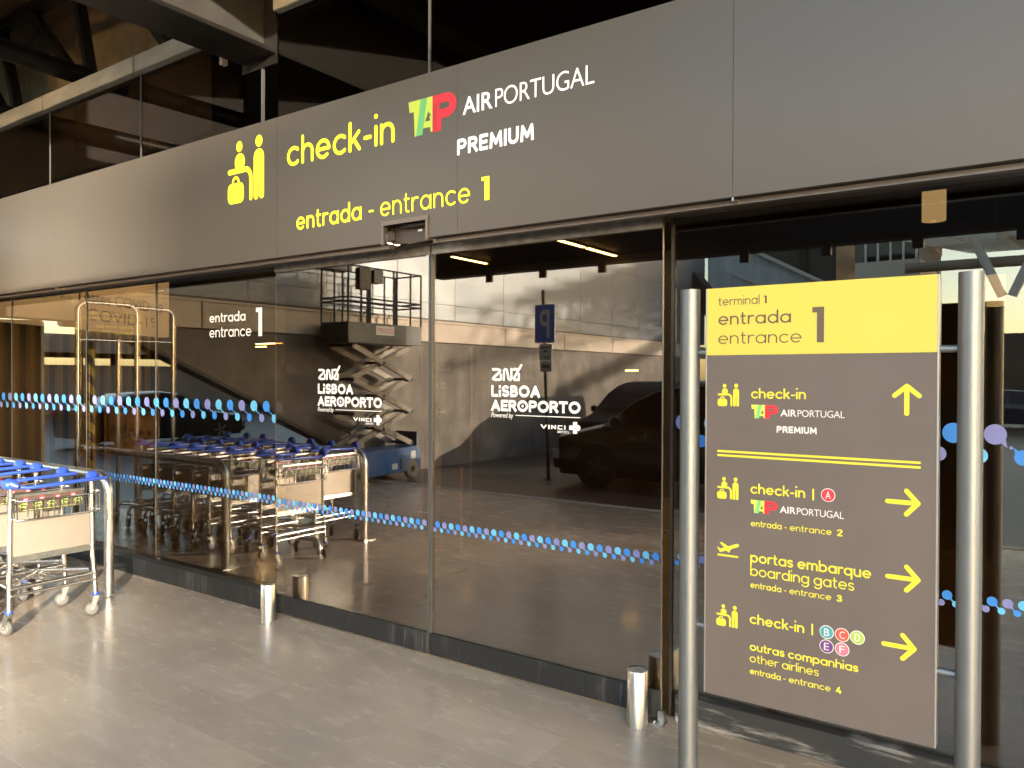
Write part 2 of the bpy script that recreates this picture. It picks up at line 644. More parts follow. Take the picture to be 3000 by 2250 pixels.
def arc(cx, cy, rx, ry, a0, a1, n=14):
    return [(cx + rx * cos(radians(a0 + (a1 - a0) * k / n)), cy + ry * sin(radians(a0 + (a1 - a0) * k / n))) for k in range(n + 1)]


def glyph(ch, w):
    """rounded one-weight lower case; outline x height 1; returns stroke paths and width"""
    h = w / 2
    R = (1 - w) / 2
    L, Rr = h, h + 2 * R
    C = h + R
    lo, hi = h, 1 - h
    asc, des = 1.46 - h, -0.44 + h
    ring = arc(C, 0.5, R, R, 0, 360, 26)
    nar = (0.86 - w) / 2
    nC = h + nar
    nR = h + 2 * nar
    if ch == 'o':
        return [ring], 1.0
    if ch == 'a':
        return [ring, [(Rr, lo), (Rr, hi)]], 1.0
    if ch == 'd':
        return [ring, [(Rr, lo), (Rr, asc)]], 1.0
    if ch == 'b':
        return [ring, [(L, lo), (L, asc)]], 1.0
    if ch == 'p':
        return [ring, [(L, des), (L, hi)]], 1.0
    if ch == 'q':
        return [ring, [(Rr, des), (Rr, hi)]], 1.0
    if ch == 'g':
        return [ring, [(Rr, hi), (Rr, 0.02)] + arc(C, 0.02, R, R * 0.95, 0, -145, 12)], 1.0
    if ch == 'c':
        return [arc(C, 0.5, R, R, 48, 312, 20)], 0.88
    if ch == 'e':
        return [arc(C, 0.5, R, R, 0, 312, 22), [(L, 0.5), (Rr, 0.5)]], 1.0
    arch = arc(nC, hi - nar, nar, nar, 180, 0, 14)
    if ch == 'n':
        return [[(L, lo), (L, hi)], [(L, hi - nar)] + arch + [(nR, lo)]], 0.86
    if ch == 'h':
        return [[(L, lo), (L, asc)], [(L, hi - nar)] + arch + [(nR, lo)]], 0.86
    if ch == 'm':
        q = nar * 0.86
        a1 = arc(h + q, hi - q, q, q, 180, 0, 12)
        a2 = arc(h + 3 * q, hi - q, q, q, 180, 0, 12)
        return [[(L, lo), (L, hi)], a1 + [(h + 2 * q, lo)], a2 + [(h + 4 * q, lo)]], w + 4 * q
    if ch == 'u':
        return [[(L, hi), (L, lo + nar)] + arc(nC, lo + nar, nar, nar, 180, 360, 14) + [(nR, hi)], [(nR, hi), (nR, lo)]], 0.86
    if ch == 'r':
        return [[(L, lo), (L, hi)], arc(nC, hi - nar, nar, nar, 180, 68, 9)], 0.58
    if ch == 't':
        return [[(0.22, 1.34 - h), (0.22, lo + 0.2)] + arc(0.42, lo + 0.2, 0.2, 0.2, 180, 285, 8), [(h, hi), (0.56 - h, hi)]], 0.56
    if ch == 'f':
        return [[(0.22, lo), (0.22, 1.2)] + arc(0.42, 1.46 - h - 0.2, 0.2, 0.2, 180, 80, 8), [(h, hi), (0.56 - h, hi)]], 0.54
    if ch == 'l':
        return [[(L, lo), (L, asc)]], w
    if ch == 'i':
        return [[(L, lo), (L, hi)], [(L, 1.40)]], w
    if ch == 'k':
        return [[(L, lo), (L, asc)], [(L + 0.02, 0.40), (0.74 - h, hi)], [(0.32, 0.60), (0.78 - h, lo)]], 0.78
    if ch == 's':
        rx, ry = (0.72 - w) / 2, (hi - lo) / 4
        cx = h + rx
        return [arc(cx, hi - ry, rx, ry, 35, 270, 14) + arc(cx, lo + ry, rx, ry, 90, -145, 14)[1:]], 0.72
    if ch == 'v':
        return [[(L, hi), (0.42, lo), (0.84 - h, hi)]], 0.84
    if ch == 'y':
        return [[(L, hi), (0.42, lo)], [(0.84 - h, hi), (0.24, des)]], 0.84
    if ch == 'x':
        return [[(L, hi), (0.76 - h, lo)], [(L, lo), (0.76 - h, hi)]], 0.76
    if ch == 'z':
        return [[(L, hi), (0.76 - h, hi), (L, lo), (0.76 - h, lo)]], 0.76
    if ch == '-':
        return [[(h, 0.52), (0.52 - h, 0.52)]], 0.52
    if ch == '.':
        return [[(h, h)]], w * 1.2
    if ch == ',':
        return [[(h + 0.05, h), (h, -0.18)]], w * 1.3
    if ch == '|':
        return [[(L, -0.05), (L, 1.40)]], w
    if ch == '1':
        return [[(L, 1.08), (0.36, 1.40 - h), (0.36, lo)]], 0.36 + h
    if ch == '2':
        return [arc(0.40, 1.0, 0.40 - h, 0.40 - h, 165, -35, 12) + [(h, lo), (0.82 - h, lo)]], 0.82
    if ch == '3':
        return [arc(0.40, 1.02, 0.38 - h, 0.38 - h, 150, -90, 12) + arc(0.40, 0.40, 0.42 - h, 0.40 - h, 90, -150, 14)], 0.84
    if ch == '4':
        return [[(0.50, 1.40 - h), (h, 0.40), (0.86 - h, 0.40)], [(0.60, 0.72), (0.60, lo)]], 0.86
    if ch == '9':
        return [arc(0.42, 0.98, 0.42 - h, 0.42 - h, 0, 360, 20), [(0.84 - h, 0.98), (0.62, lo)]], 0.84
    return [], 0.45


def round_text(s, w=0.19, track=0.13):
    x = 0.0
    polys = []
    for ch in s:
        if ch == ' ':
            x += 0.42
            continue
        paths, adv = glyph(ch, w)
        polys.append(strokes([[(px + x, py) for px, py in p] for p in paths], w))
        x += adv + track
    vs, ts = [], []
    for pl in polys:
        v, t = union(pl)
        o = len(vs)
        vs += v
        ts += [tuple(i + o for i in f) for f in t]
    return vs, ts, x - track


def fit_round(s, x0, x1, z0, xh, w=0.19, track=0.13):
    v, t, wd = round_text(s, w, track)
    sx = (x1 - x0) / wd
    return [(x0 + p[0] * sx, z0 + p[1] * xh) for p in v], t


def type_text(s, bold=0.0, shear=0.0, space=1.0):
    cu = bpy.data.curves.new("type", 'FONT')
    cu.body = s
    cu.size = 1.0
    cu.offset = bold
    cu.shear = shear
    cu.space_character = space
    cu.resolution_u = 5
    ob = bpy.data.objects.new("type", cu)
    COL.objects.link(ob)
    dg = bpy.context.evaluated_depsgraph_get()
    me = bpy.data.meshes.new_from_object(ob.evaluated_get(dg))
    vs = [(p.co.x, p.co.y) for p in me.vertices]
    ts = []
    for f in me.polygons:
        ix = list(f.vertices)
        a, b, c = (Vector(vs[i]) for i in ix[:3])
        if (b - a).cross(c - a) < 0:
            ix.reverse()
        ts.append(tuple(ix))
    bpy.data.objects.remove(ob)
    bpy.data.meshes.remove(me)
    bpy.data.curves.remove(cu)
    return vs, ts


def fit_type(s, x0, x1, z0, z1, bold=0.0, shear=0.0, space=1.0):
    """fit the ink box of the text into x0..x1, z0..z1"""
    v, t = type_text(s, bold, shear, space)
    ax, bx = min(p[0] for p in v), max(p[0] for p in v)
    ay, by = min(p[1] for p in v), max(p[1] for p in v)
    return [(x0 + (p[0] - ax) / (bx - ax) * (x1 - x0), z0 + (p[1] - ay) / (by - ay) * (z1 - z0)) for p in v], t


def bold_one(x0, x1, z0, z1):
    f = (x1 - x0)
    h = (z1 - z0)
    return union([[(x1 - f * 0.60, z0), (x1, z0), (x1, z1), (x0, z1), (x0, z1 - h * 0.155), (x1 - f * 0.60, z1 - h * 0.155)]])


CAPS = {
    'P': ([[(0, 0), (0, 1), (0.36, 1)] + arc(0.36, 0.73, 0.26, 0.27, 90, -90, 12) + [(0, 0.46)]], 0.62),
    'R': ([[(0, 0), (0, 1), (0.36, 1)] + arc(0.36, 0.74, 0.25, 0.26, 90, -90, 12) + [(0, 0.48)], [(0.34, 0.48), (0.64, 0)]], 0.64),
    'E': ([[(0.54, 1), (0, 1), (0, 0), (0.54, 0)], [(0, 0.5), (0.48, 0.5)]], 0.54),
    'M': ([[(0, 0), (0.06, 1), (0.43, 0.22), (0.80, 1), (0.86, 0)]], 0.86),
    'I': ([[(0, 0), (0, 1)]], 0.0),
    'U': ([[(0, 1), (0, 0.32)] + arc(0.32, 0.32, 0.32, 0.32, 180, 360, 14) + [(0.64, 1)]], 0.64),
    'L': ([[(0, 1), (0, 0), (0.50, 0)]], 0.50),
    'i': ([[(0, 0), (0, 0.50)], [(0, 0.985), (0, 1.0)]], 0.0),
    'S': ([arc(0.29, 0.75, 0.29, 0.25, 40, 270, 14) + arc(0.29, 0.25, 0.29, 0.25, 90, -140, 14)], 0.58),
    'B': ([[(0, 0), (0, 1), (0.30, 1)] + arc(0.30, 0.76, 0.24, 0.24, 90, -90, 10) + [(0, 0.52)], [(0.30, 0.52)] + arc(0.32, 0.26, 0.28, 0.26, 90, -90, 12) + [(0, 0)]], 0.60),
    'O': ([arc(0.46, 0.5, 0.46, 0.5, 0, 360, 30)], 0.92),
    'A': ([[(0, 0), (0.38, 1), (0.76, 0)], [(0.13, 0.30), (0.63, 0.30)]], 0.76),
    'T': ([[(0, 1), (0.66, 1)], [(0.33, 1), (0.33, 0)]], 0.66),
    'V': ([[(0, 1), (0.40, 0), (0.80, 1)]], 0.80),
    'N': ([[(0, 0), (0, 1), (0.62, 0), (0.62, 1)]], 0.62),
    'C': ([[(0.62, 1), (0, 1), (0, 0), (0.62, 0)]], 0.62),
}


def butt(paths, w):
    ps = []
    for path in paths:
        m = len(path)
        for i, (a, b) in enumerate(zip(path, path[1:])):
            d = Vector((b[0] - a[0], b[1] - a[1]))
            if d.length < 1e-6:
                continue
            d.normalize()
            nx_, ny_ = -d.y * w / 2, d.x * w / 2
            e0 = w / 2 if i == 0 else 0
            e1 = w / 2 if i == m - 2 else 0
            ax, ay, bx, by = a[0] - d.x * e0, a[1] - d.y * e0, b[0] + d.x * e1, b[1] + d.y * e1
            ps.append([(ax + nx_, ay + ny_), (ax - nx_, ay - ny_), (bx - nx_, by - ny_), (bx + nx_, by + ny_)])
            if i > 0:
                ps.append(circle(a, w / 2, 14))
    return ps


def fit_caps(s, x0, x1, z0, z1, w=0.24, track=0.12, eye=-1):
    """heavy capitals of one stroke weight; eye marks the O that gets a dot"""
    x = 0.0
    vs, ts = [], []
    for n_, ch in enumerate(s):
        paths, adv = CAPS[ch]
        k = 1 - w
        pp = [[(x + w / 2 + px, w / 2 + py * k) for px, py in p] for p in paths]
        pl = butt(pp, w)
        if n_ == eye:
            pl.append(circle((x + w / 2 + 0.46, 0.5), 0.13, 16))
        v, t = union(pl)
        o = len(vs)
        vs += v
        ts += [tuple(i + o for i in f) for f in t]
        x += adv + w + track
    wd = x - track
    return [(x0 + p[0] / wd * (x1 - x0), z0 + p[1] * (z1 - z0)) for p in vs], ts


def join(*vts):
    vs, ts = [], []
    for v, t in vts:
        o = len(vs)
        vs += list(v)
        ts += [tuple(i + o for i in f) for f in t]
    return vs, ts


XA, ZA = (1, 0, 0), (0, 0, 1)


def letter(name, vt, mat, parent, plane_y, lift=0.0015):
    return MB().flat(vt, (0, plane_y, 0), XA, ZA, lift).build(name, mat, parent)


def pictogram(x0, z0, x1, z1):
    """counter clerk, suitcase and standing passenger"""
    def T(p):
        return [(x0 + a * (x1 - x0), z0 + b * (z1 - z0)) for a, b in p]
    ps = [circle((0.325, 0.895), 0.085, 20), circle((0.865, 0.905), 0.092, 20),
          rrect(0.20, 0.52, 0.48, 0.785, 0.13), rrect(0.21, 0.50, 0.46, 0.62, 0.02)]
    ps += strokes([[(0.045, 0.515), (0.50, 0.515)] + arc(0.50, 0.36, 0.145, 0.155, 90, 0, 8) + [(0.645, 0.045)]], 0.085)
    ps += [rrect(0.0, 0.0, 0.45, 0.325, 0.10)]
    ps += strokes([arc(0.225, 0.33, 0.085, 0.085, 0, 180, 10)], 0.045)
    ps += [rrect(0.725, 0.42, 1.0, 0.785, 0.13), rrect(0.725, 0.0, 0.85, 0.62, 0.06), rrect(0.878, 0.0, 1.0, 0.62, 0.06)]
    return union([T(p) for p in ps])


def tap_logo(x0, z0, x1, z1):
    def T(p):
        return [(x0 + a * (x1 - x0), z0 + b * (z1 - z0)) for a, b in p]
    lime = union([T([(0, 1), (0.265, 1), (0.165, 0.02), (0.13, 0.02), (0.115, 0.70), (0.02, 0.70)]),
                  T([(0.395, 1), (0.512, 1), (0.512, 0.42), (0.425, 0.62), (0.355, 0.36), (0.33, 0.36)]),
                  T([(0.33, 0.36), (0.512, 0.36), (0.512, 0.05), (0.475, 0.05), (0.46, 0.19), (0.325, 0.19), (0.315, 0.2)]),
                  T([(0.462, 0.36), (0.512, 0.36), (0.512, 0.46), (0.445, 0.50)])])
    green = union([T([(0.267, 1), (0.393, 1), (0.30, 0.02), (0.167, 0.02)])])
    P = [(0.514, 1), (0.80, 1)] + arc(0.80, 0.675, 0.20, 0.325, 90, -90, 14) + [(0.80, 0.35), (0.69, 0.35)]
    red = union([T([(0.514, 1), (0.80, 1)] + arc(0.80, 0.675, 0.20, 0.325, 90, 0, 8) + [(0.86, 0.675)] + arc(0.79, 0.675, 0.07, 0.085, 0, 90, 5) + [(0.514, 0.76)]),
                 T([(1.0, 0.675)] + arc(0.80, 0.675, 0.20, 0.325, 0, -90, 8) + [(0.655, 0.35), (0.655, 0.59), (0.79, 0.59)] + arc(0.79, 0.675, 0.07, 0.085, -90, 0, 5)),
                 T([(0.60, 0.76), (0.655, 0.76), (0.655, 0.35), (0.70, 0.35), (0.685, 0.02), (0.60, 0.02)])])
    dred = union([T([(0.514, 0.758), (0.598, 0.758), (0.598, 0.02), (0.514, 0.02)])])
    return lime, green, red, dred


def tap_parts(name, box, parent, y):
    a = tap_logo(*box)
    mb = MB()
    for i, vt in enumerate(a):
        mb.flat(vt, (0, y, 0), XA, ZA, 0.0015, mi=i)
    return mb.build(name, [M['logo_lime'], M['logo_green'], M['logo_red'], M['logo_dark_red']], parent)


def arrow(cx, cz, ang, length, spread, w):
    """cx, cz is the tip; ang the heading in degrees"""
    def R(px, pz):
        a = radians(ang)
        return (cx + px * cos(a) - pz * sin(a), cz + px * sin(a) + pz * cos(a))
    h = w / 2
    return union(strokes([[R(-length + h, 0), R(-h, 0)], [R(-spread, spread * 0.92), R(-h, 0)], [R(-spread, -spread * 0.92), R(-h, 0)]], w))


# ================================================================== SETTING
def struct(name, mb, mat, **k):
    return tag(mb.build(name, mat, **k), kind='structure')


struct('road', MB().add([(-700, -700, -0.012), (700, -700, -0.012), (700, 700, -0.012), (-700, 700, -0.012)], [(0, 1, 2, 3)]), M['road'])
mb = MB()
mb.add([(-9.05, -1.78, 0), (30, -1.78, 0), (30, 3.43, 0), (-14, 3.43, 0), (-14, 1.9, 0), (-9.05, 1.9, 0)], [(0, 1, 2, 3, 4, 5)])
struct('pavement', mb, M['paving'])
struct('kerb_strip', MB().box((-9.04, -1.94, -0.05), (30, -1.785, 0.004)), M['concrete_beige'], bevel=0.004)
struct('interior_floor', MB().add([(-20, 3.432, 0.003), (30, 3.432, 0.003), (30, 13, 0.003), (-20, 13, 0.003)], [(0, 1, 2, 3)]), M['interior_floor'])

# ---- terminal building shell behind the facade
bld = thing('terminal_building', (0, 8, 0), 'dark terminal hall behind the tinted glass front', 'building')
MB().box((-20, 11.5, 0.004), (30, 11.8, 6.6)).build('back_wall', M['interior_dark'], bld)
MB().box((17.2, 3.5, 0.004), (17.5, 11.5, 6.6)).build('end_wall', M['interior_dark'], bld)
MB().box((-20, 3.5, 0.004), (-19.7, 11.5, 6.6)).build('end_wall', M['interior_dark'], bld)
MB().box((-20, 3.40, 6.6), (30, 11.8, 6.8)).build('roof', M['interior_ceiling'], bld)
mb = MB()
mb.box((-20, 3.75, 3.30), (30, 11.5, 3.36))
mb.build('hall_ceiling', M['interior_ceiling'], bld)

uw = MB()
xw = -15.0
kw = 0
while xw < -6.9:
    x2 = min(xw + 1.37, -6.8)
    yk = 4.55 + (0.10 if kw % 2 else 0.0)
    uw.add([(xw, yk, 4.02), (x2 - 0.012, 4.65 - (yk - 4.55), 4.02), (x2 - 0.012, 4.65 - (yk - 4.55), 6.58), (xw, yk, 6.58)], [(0, 1, 2, 3)])
    xw, kw = x2, kw + 1
uw.build('upper_wall', M['ceiling_board'], bld)
# ---- canopy roof over the pavement
def cbox(a, b, nm):
    MB().box(a, b).build(nm, M['canopy_dark'], can)


can = thing('canopy_roof', (0, 0, 5.7), 'stained brown canopy ceiling above the steel truss over the pavement', 'canopy')
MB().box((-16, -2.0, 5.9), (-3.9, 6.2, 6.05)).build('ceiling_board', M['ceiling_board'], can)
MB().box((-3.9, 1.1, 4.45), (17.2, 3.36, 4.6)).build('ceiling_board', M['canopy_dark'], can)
MB().box((-4.05, -1.95, 4.44), (-3.9, 3.36, 5.9)).build('sun_stop_step', M['canopy_dark'], can)  # riser between ceiling levels, extended streetward to block stray sun
MB().box((-9.18, -1.80, 3.25), (-9.06, 3.15, 5.89)).build('dark_screen_board', M['canopy_dark'], can)  # dark board added to keep sunlit cladding out of the upper glass reflection
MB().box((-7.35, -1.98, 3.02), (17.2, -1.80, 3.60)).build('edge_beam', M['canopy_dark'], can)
for x in (0.9, 8.6, 16.9):
    MB().bar((x, -1.9, 3.55), (x, 1.2, 4.5), 0.12, 0.16).build('cantilever_arm', M['canopy_dark'], can)
for k in range(9):
    x = -6.35 + k * 0.87
    MB().box((x - 0.05, -1.79, 2.90), (x + 0.05, -1.75, 3.10)).build('hanger', M['canopy_dark'], can)

# ================================================================== FACADE
FY = 3.16
fas = thing('entrance_fascia', (-3, 3.25, 2.35), 'long grey brown metal fascia above the doors lettered check-in and entrada - entrance 1', 'fascia')
xs = [-17.23, -15.76, -14.30, -12.83, -11.36, -9.90, -8.43, -6.965, -5.50, -4.035, -2.570, -1.103, 0.364, 1.83, 3.30, 4.77, 6.23, 17.2]
for a, b in zip(xs, xs[1:]):
    a2, b2 = a + 0.001, b - 0.001
    if a == -4.035:
        poly = [(a2, 2.352), (-3.102, 2.352), (-3.102, 2.460), (-2.779, 2.460), (-2.779, 2.352), (b2, 2.352), (b2, 3.235), (a2, 3.235)]
    else:
        poly = [(a2, 2.352), (b2, 2.352), (b2, 3.235), (a2, 3.235)]
    MB().prism(poly, (0, 3.19, 0), XA, ZA, 0.03).build('fascia_panel', M['fascia'], fas)
MB().box((-17.2, 3.23, 2.475), (17.2, 3.34, 3.225)).build('backing_box', M['soffit'], fas)
MB().box((-17.2, 3.192, 2.352), (-3.13, 3.50, 2.362)).box((-2.75, 3.192, 2.352), (17.2, 3.50, 2.362)).box((-3.13, 3.30, 2.3525), (-2.75, 3.50, 2.3615)).build('soffit', M['soffit'], fas)
mb = MB()
mb.box((-17.2, 3.205, 2.328), (-3.105, 3.250, 2.349)).box((-2.775, 3.205, 2.328), (17.2, 3.250, 2.349))
mb.build('soffit_channel', M['channel'], fas)
for x in (-6.965, -1.103):
    MB().box((x - 0.004, 3.163, 2.335), (x + 0.004, 3.200, 2.351)).build('joint_clip', M['alu'], fas)
# recess for the sensor
mb = MB()
mb.box((-3.115, 3.150, 2.448), (-2.766, 3.164, 2.472)).box((-3.115, 3.150, 2.340), (-3.096, 3.164, 2.448)).box((-2.785, 3.150, 2.340), (-2.766, 3.164, 2.448))
mb.build('recess_frame', M['channel'], fas)
MB().box((-3.10, 3.228, 2.352), (-2.78, 3.229, 2.46)).box((-3.10, 3.19, 2.4605), (-2.78, 3.229, 2.474)).build('recess', M['soffit'], fas)
# sign writing
lt = MB().flat(pictogram(-4.543, 2.745, -4.163, 3.158), (0, FY, 0), XA, ZA, 0.002)
lt.build('check_in_pictogram', M['lit_yellow'], fas)
letter('lettering', fit_round('check-in', -3.936, -3.020, 2.905, 0.122, 0.185, 0.16), M['lit_yellow'], fas, FY, 0.002)
letter('lettering', fit_round('entrada', -3.847, -3.278, 2.503, 0.080, 0.19, 0.17), M['lit_yellow'], fas, FY, 0.002)
letter('dash', union(strokes([[(-3.215, 2.5445), (-3.186, 2.5445)]], 0.0115)), M['lit_yellow'], fas, FY, 0.002)
letter('lettering', fit_round('entrance', -3.128, -2.485, 2.503, 0.080, 0.135, 0.20), M['lit_yellow'], fas, FY, 0.002)
letter('numeral', bold_one(-2.410, -2.361, 2.502, 2.622), M['lit_yellow'], fas, FY, 0.002)
tap_parts('airline_logo', (-2.915, 2.905, -2.577, 3.104), fas, FY)
letter('lettering', fit_type('AIR', -2.535, -2.342, 2.962, 3.052, 0.012), M['lit_white'], fas, FY, 0.002)
letter('lettering', fit_type('PORTUGAL', -2.325, -1.757, 2.962, 3.054, -0.008, 0.0, 0.94), M['lit_white'], fas, FY, 0.002)
letter('lettering', fit_caps('PREMIUM', -2.571, -2.091, 2.759, 2.842, 0.215, 0.14), M['lit_white'], fas, FY, 0.002)

sen = thing('door_sensor', (-2.93, 3.20, 2.38), 'grey motion sensor box tucked in the notch of the fascia', 'sensor')
mb = MB()
mb.prism([(0, 0), (0.058, -0.014), (0.062, 0.030), (0.030, 0.052), (0, 0.052)], (-3.075, 3.225, 2.372), (0, -1, 0), ZA, 0.27)
mb.build('housing', M['stile_grey'], sen, bevel=0.004)
MB().box((-2.845, 3.160, 2.392), (-2.815, 3.1625, 2.402)).build('type_plate', M['alu'], sen)
MB().box((-3.00, 3.190, 2.430), (-2.80, 3.222, 2.446)).build('bracket', M['canopy_dark'], sen)

# ---- upper glazing above the fascia
for i, (a, b, top) in enumerate(((-11.6, -9.03, 4.0), (-9.0, -7.505, 4.0), (-7.48, -5.985, 4.0), (-5.96, -4.66, 4.0), (-4.28, -2.955, 4.44), (-2.93, -1.425, 4.44), (-1.40, 0.10, 4.44), (0.13, 1.60, 4.44), (1.63, 17.2, 4.44))):
    o = MB().box((a, 3.362, 3.20), (b, 3.374, top)).build('upper_window', M['upper_glass'])
    names = ['upper dark glass pane at the far left edge under the grey beam', 'dark glass pane below the left joint of the grey beam', 'dark glass pane between two joints under the grey beam', 'dark glass pane left of the thick overhead beam',
             'black glass pane just right of the thick overhead beam', 'black glass pane above the white airline lettering', 'black glass pane over the right end of the fascia', 'high black pane above the directory sign', 'long row of high black panes past the right edge']
    tag(o, names[i], 'window', 'upper glazing panes above the fascia')
for i, x in enumerate((-9.015, -7.4925, -5.9725, -4.45, -2.9425, -1.4125, 0.115)):
    top = 4.0 if x < -4.4 else 4.44
    if x == -4.45:
        top = 3.77
    o = MB().box((x - 0.007, 3.358, 3.20), (x + 0.007, 3.378, top)).build('glazing_joint', M['stile_grey'])
    tag(o, ['thin vertical joint in the upper glass, at the far left', 'thin upright joint under the left break of the grey beam', 'thin upright joint under the right break of the grey beam', 'thin upright joint below the thick overhead beam',
            'tall thin joint above the airline logo', 'tall thin joint right of the airline lettering', 'tall thin joint near the right edge of the upper glass'][i], 'mullion', 'upright joints of the upper glazing')
gb = thing('grey_beam', (-8, 3.3, 4.06), 'weathered grey flat beam running along the top of the dark upper glass', 'beam')
for a, b in ((-11.6, -9.02), (-9.0, -7.50), (-7.485, -5.98), (-5.965, -4.64)):
    MB().box((a, 3.30, 3.995), (b, 3.42, 4.125)).build('beam_length', M['beam_grey'], gb, bevel=0.004)
ib = thing('overhead_beam', (-4.46, 1.0, 3.9), 'thick dark steel I-beam reaching out from the upper glass over the pavement', 'beam')
MB().box((-4.66, 1.0, 3.765), (-4.29, 3.35, 3.795)).box((-4.66, 1.0, 4.40), (-4.29, 3.35, 4.43)).build('flange', M['truss_steel'], ib, bevel=0.003)
MB().box((-4.50, 1.0, 3.796), (-4.42, 3.35, 4.399)).build('web', M['web_grey'], ib)
MB().box((-4.66, 3.352, 3.70), (-4.29, 3.361, 4.45)).build('end_plate', M['truss_steel'], ib)
MB().box((-4.70, 3.20, 3.73), (-4.665, 3.24, 3.80)).build('lug', M['beam_grey'], ib)
o = MB().box((-4.26, 3.30, 4.02), (-3.75, 3.36, 4.15)).build('beam_stub', M['beam_grey'], bevel=0.004)
tag(o, 'short grey beam end right of the thick overhead beam', 'beam')

# ---- roof truss
for i, (x, z) in enumerate(((-5.62, 4.32), (-7.22, 4.32), (-8.9, 4.32))):
    o = MB().cyl((x, -1.78, z + 0.12), (x, 3.9, z - 0.02), 0.085, 16).build('truss_chord', M['truss_steel'], smooth=True)
    tag(o, ['dark steel tube crossing the ceiling nearest the thick beam', 'dark steel tube with paint chips, left of the other ceiling tube', 'dark steel tube over the far left of the pavement'][i], 'steel tube', 'tubes of the roof truss')
tb = [((-9.27, 5.60), (-8.10, 4.52), 'slanting flat bar rising left from the grey beam'), ((-8.22, 5.44), (-7.94, 4.50), 'nearly upright bar right of the slanting one'),
      ((-10.0, 5.60), (-9.55, 4.46), 'steep bar at the left edge of the photo'), ((-6.99, 5.00), (-6.52, 4.50), 'short slanting bar tucked beside the thick beam'),
      ((-10.25, 4.95), (-9.78, 4.46), 'lowest short slanting bar at the left edge'), ((-6.99, 5.00), (-7.0, 5.85), 'upright bar at the top between tube and thick beam'), ((-6.60, 5.6), (-6.42, 4.50), 'thin upright bar close to the thick beam')]
for (x0, z0), (x1, z1), lb in tb:
    o = MB().bar((x0, 3.97, z0), (x1, 3.97, z1), 0.10, 0.10, (0, 1, 0)).build('truss_bar', M['truss_steel'], bevel=0.012)
    tag(o, lb, 'truss bar', 'web bars of the roof truss')
o = MB().bar((-12, 3.97, 5.62), (-4.6, 3.97, 5.62), 0.12, 0.12).build('truss_top_rail', M['truss_steel'], bevel=0.01)
tag(o, 'dark top rail joining the truss bars near the ceiling', 'truss rail')


# ---- speech bubble bands stuck to the glass
def bubble_band(parent, x_lo, x_hi, x0, step, zc, r, dx, dz, r2, y):
    cols = [MB(), MB(), MB()]
    mats = [M['bubble_blue'], M['bubble_cyan'], M['bubble_lilac']]
    mbb = MB()
    k0 = int(math.floor((x0 - x_hi) / step)) - 1
    k = k0
    while True:
        cx = x0 - k * step
        if cx < x_lo - step:
            break
        if x_lo < cx <= x_hi:
            v = union([circle((cx, zc), r, 26, 0.97), [(cx + r * 0.45, zc - r * 0.80), (cx + r * 1.02, zc - r * 1.28), (cx + r * 0.86, zc - r * 0.40)]])
            mbb.flat(v, (0, y, 0), XA, ZA, 0.001, mi=k % 3)
        sx, sz = cx + dx, zc + dz
        if x_lo < sx <= x_hi:
            v = union([circle((sx, sz), r2, 22, 0.97), [(sx - r2 * 0.45, sz + r2 * 0.80), (sx - r2 * 1.02, sz + r2 * 1.28), (sx - r2 * 0.86, sz + r2 * 0.40)]])
            mbb.flat(v, (0, y, 0), XA, ZA, 0.001, mi=(k + 1) % 3)
        mx_, mz_ = cx + dx * 0.58, zc + dz * 0.58
        if step > 0.1 and x_lo < mx_ <= x_hi:
            mbb.flat((circle((mx_, mz_), r2 * 0.22, 10), [tuple(range(10))]), (0, y, 0), XA, ZA, 0.001, mi=k % 3)
        k += 1
    return mbb.build('bubble_band', mats, parent)


def upper_band(p, lo, hi, y, x0=-4.491):
    return bubble_band(p, lo, hi, x0, 0.1378, 1.392, 0.0385, 0.088, -0.083, 0.0285, y)


def lower_band(p, lo, hi, y):
    return bubble_band(p, lo, hi, -2.873, 0.0497, 0.7615, 0.0182, 0.0300, -0.0315, 0.0128, y)


# ---- fixed glazing
FG = 3.430
fixed = [(-14.0, -9.92, 'far left glass pane past the trolley queue'), (-9.905, -8.45, 'glass pane reflecting the leftmost end of the trolley queue'), (-8.435, -6.985, 'fixed glass pane at the left edge with the COVID test banner behind'),
         (-6.97, -5.885, 'fixed glass pane right of the banner, left of the white entrada lettering'), (-5.872, -4.30, 'fixed glass pane with white entrada entrance 1 lettering')]
for i, (a, b, lb) in enumerate(fixed):
    t = thing('fixed_window', ((a + b) / 2, FG, 0.14), lb, 'window', 'fixed glass panes of the entrance front')
    MB().box((a, FG, 0.14), (b, FG + 0.012, 2.352)).build('pane', M['fixed_glass'], t)
    if i < 4:
        MB().box((b + 0.001, FG - 0.002, 0.14), (b + 0.011, FG + 0.014, 2.352)).build('glass_joint', M['alu'], t)
    if i > 0:
        upper_band(t, a, b, FG - 0.001)
        lower_band(t, a, b, FG - 0.001)
    if i == 4:
        letter('lettering', fit_round('entrada', -5.155, -4.724, 1.997, 0.050, 0.20, 0.15), M['decal_white'], t, FG, 0.002)
        letter('lettering', fit_round('entrance', -5.155, -4.658, 1.886, 0.056, 0.16, 0.17), M['decal_white'], t, FG, 0.002)
        letter('numeral', bold_one(-4.606, -4.538, 1.882, 2.083), M['decal_white'], t, FG, 0.002)
        MB().box((-5.795, FG - 0.003, 2.262), (-5.755, FG - 0.001, 2.278)).build('sticker', M['sign_white'], t)
t = thing('fixed_window', (0, FG, 0.14), 'right fixed glass pane behind the directory sign', 'window', 'fixed glass panes of the entrance front')
MB().box((-1.47, FG, 0.13), (2.2, FG + 0.012, 2.352)).build('pane', M['fixed_glass'], t)
upper_band(t, -1.47, 2.2, FG - 0.001, -0.322)
lower_band(t, -1.47, 2.2, FG - 0.001)
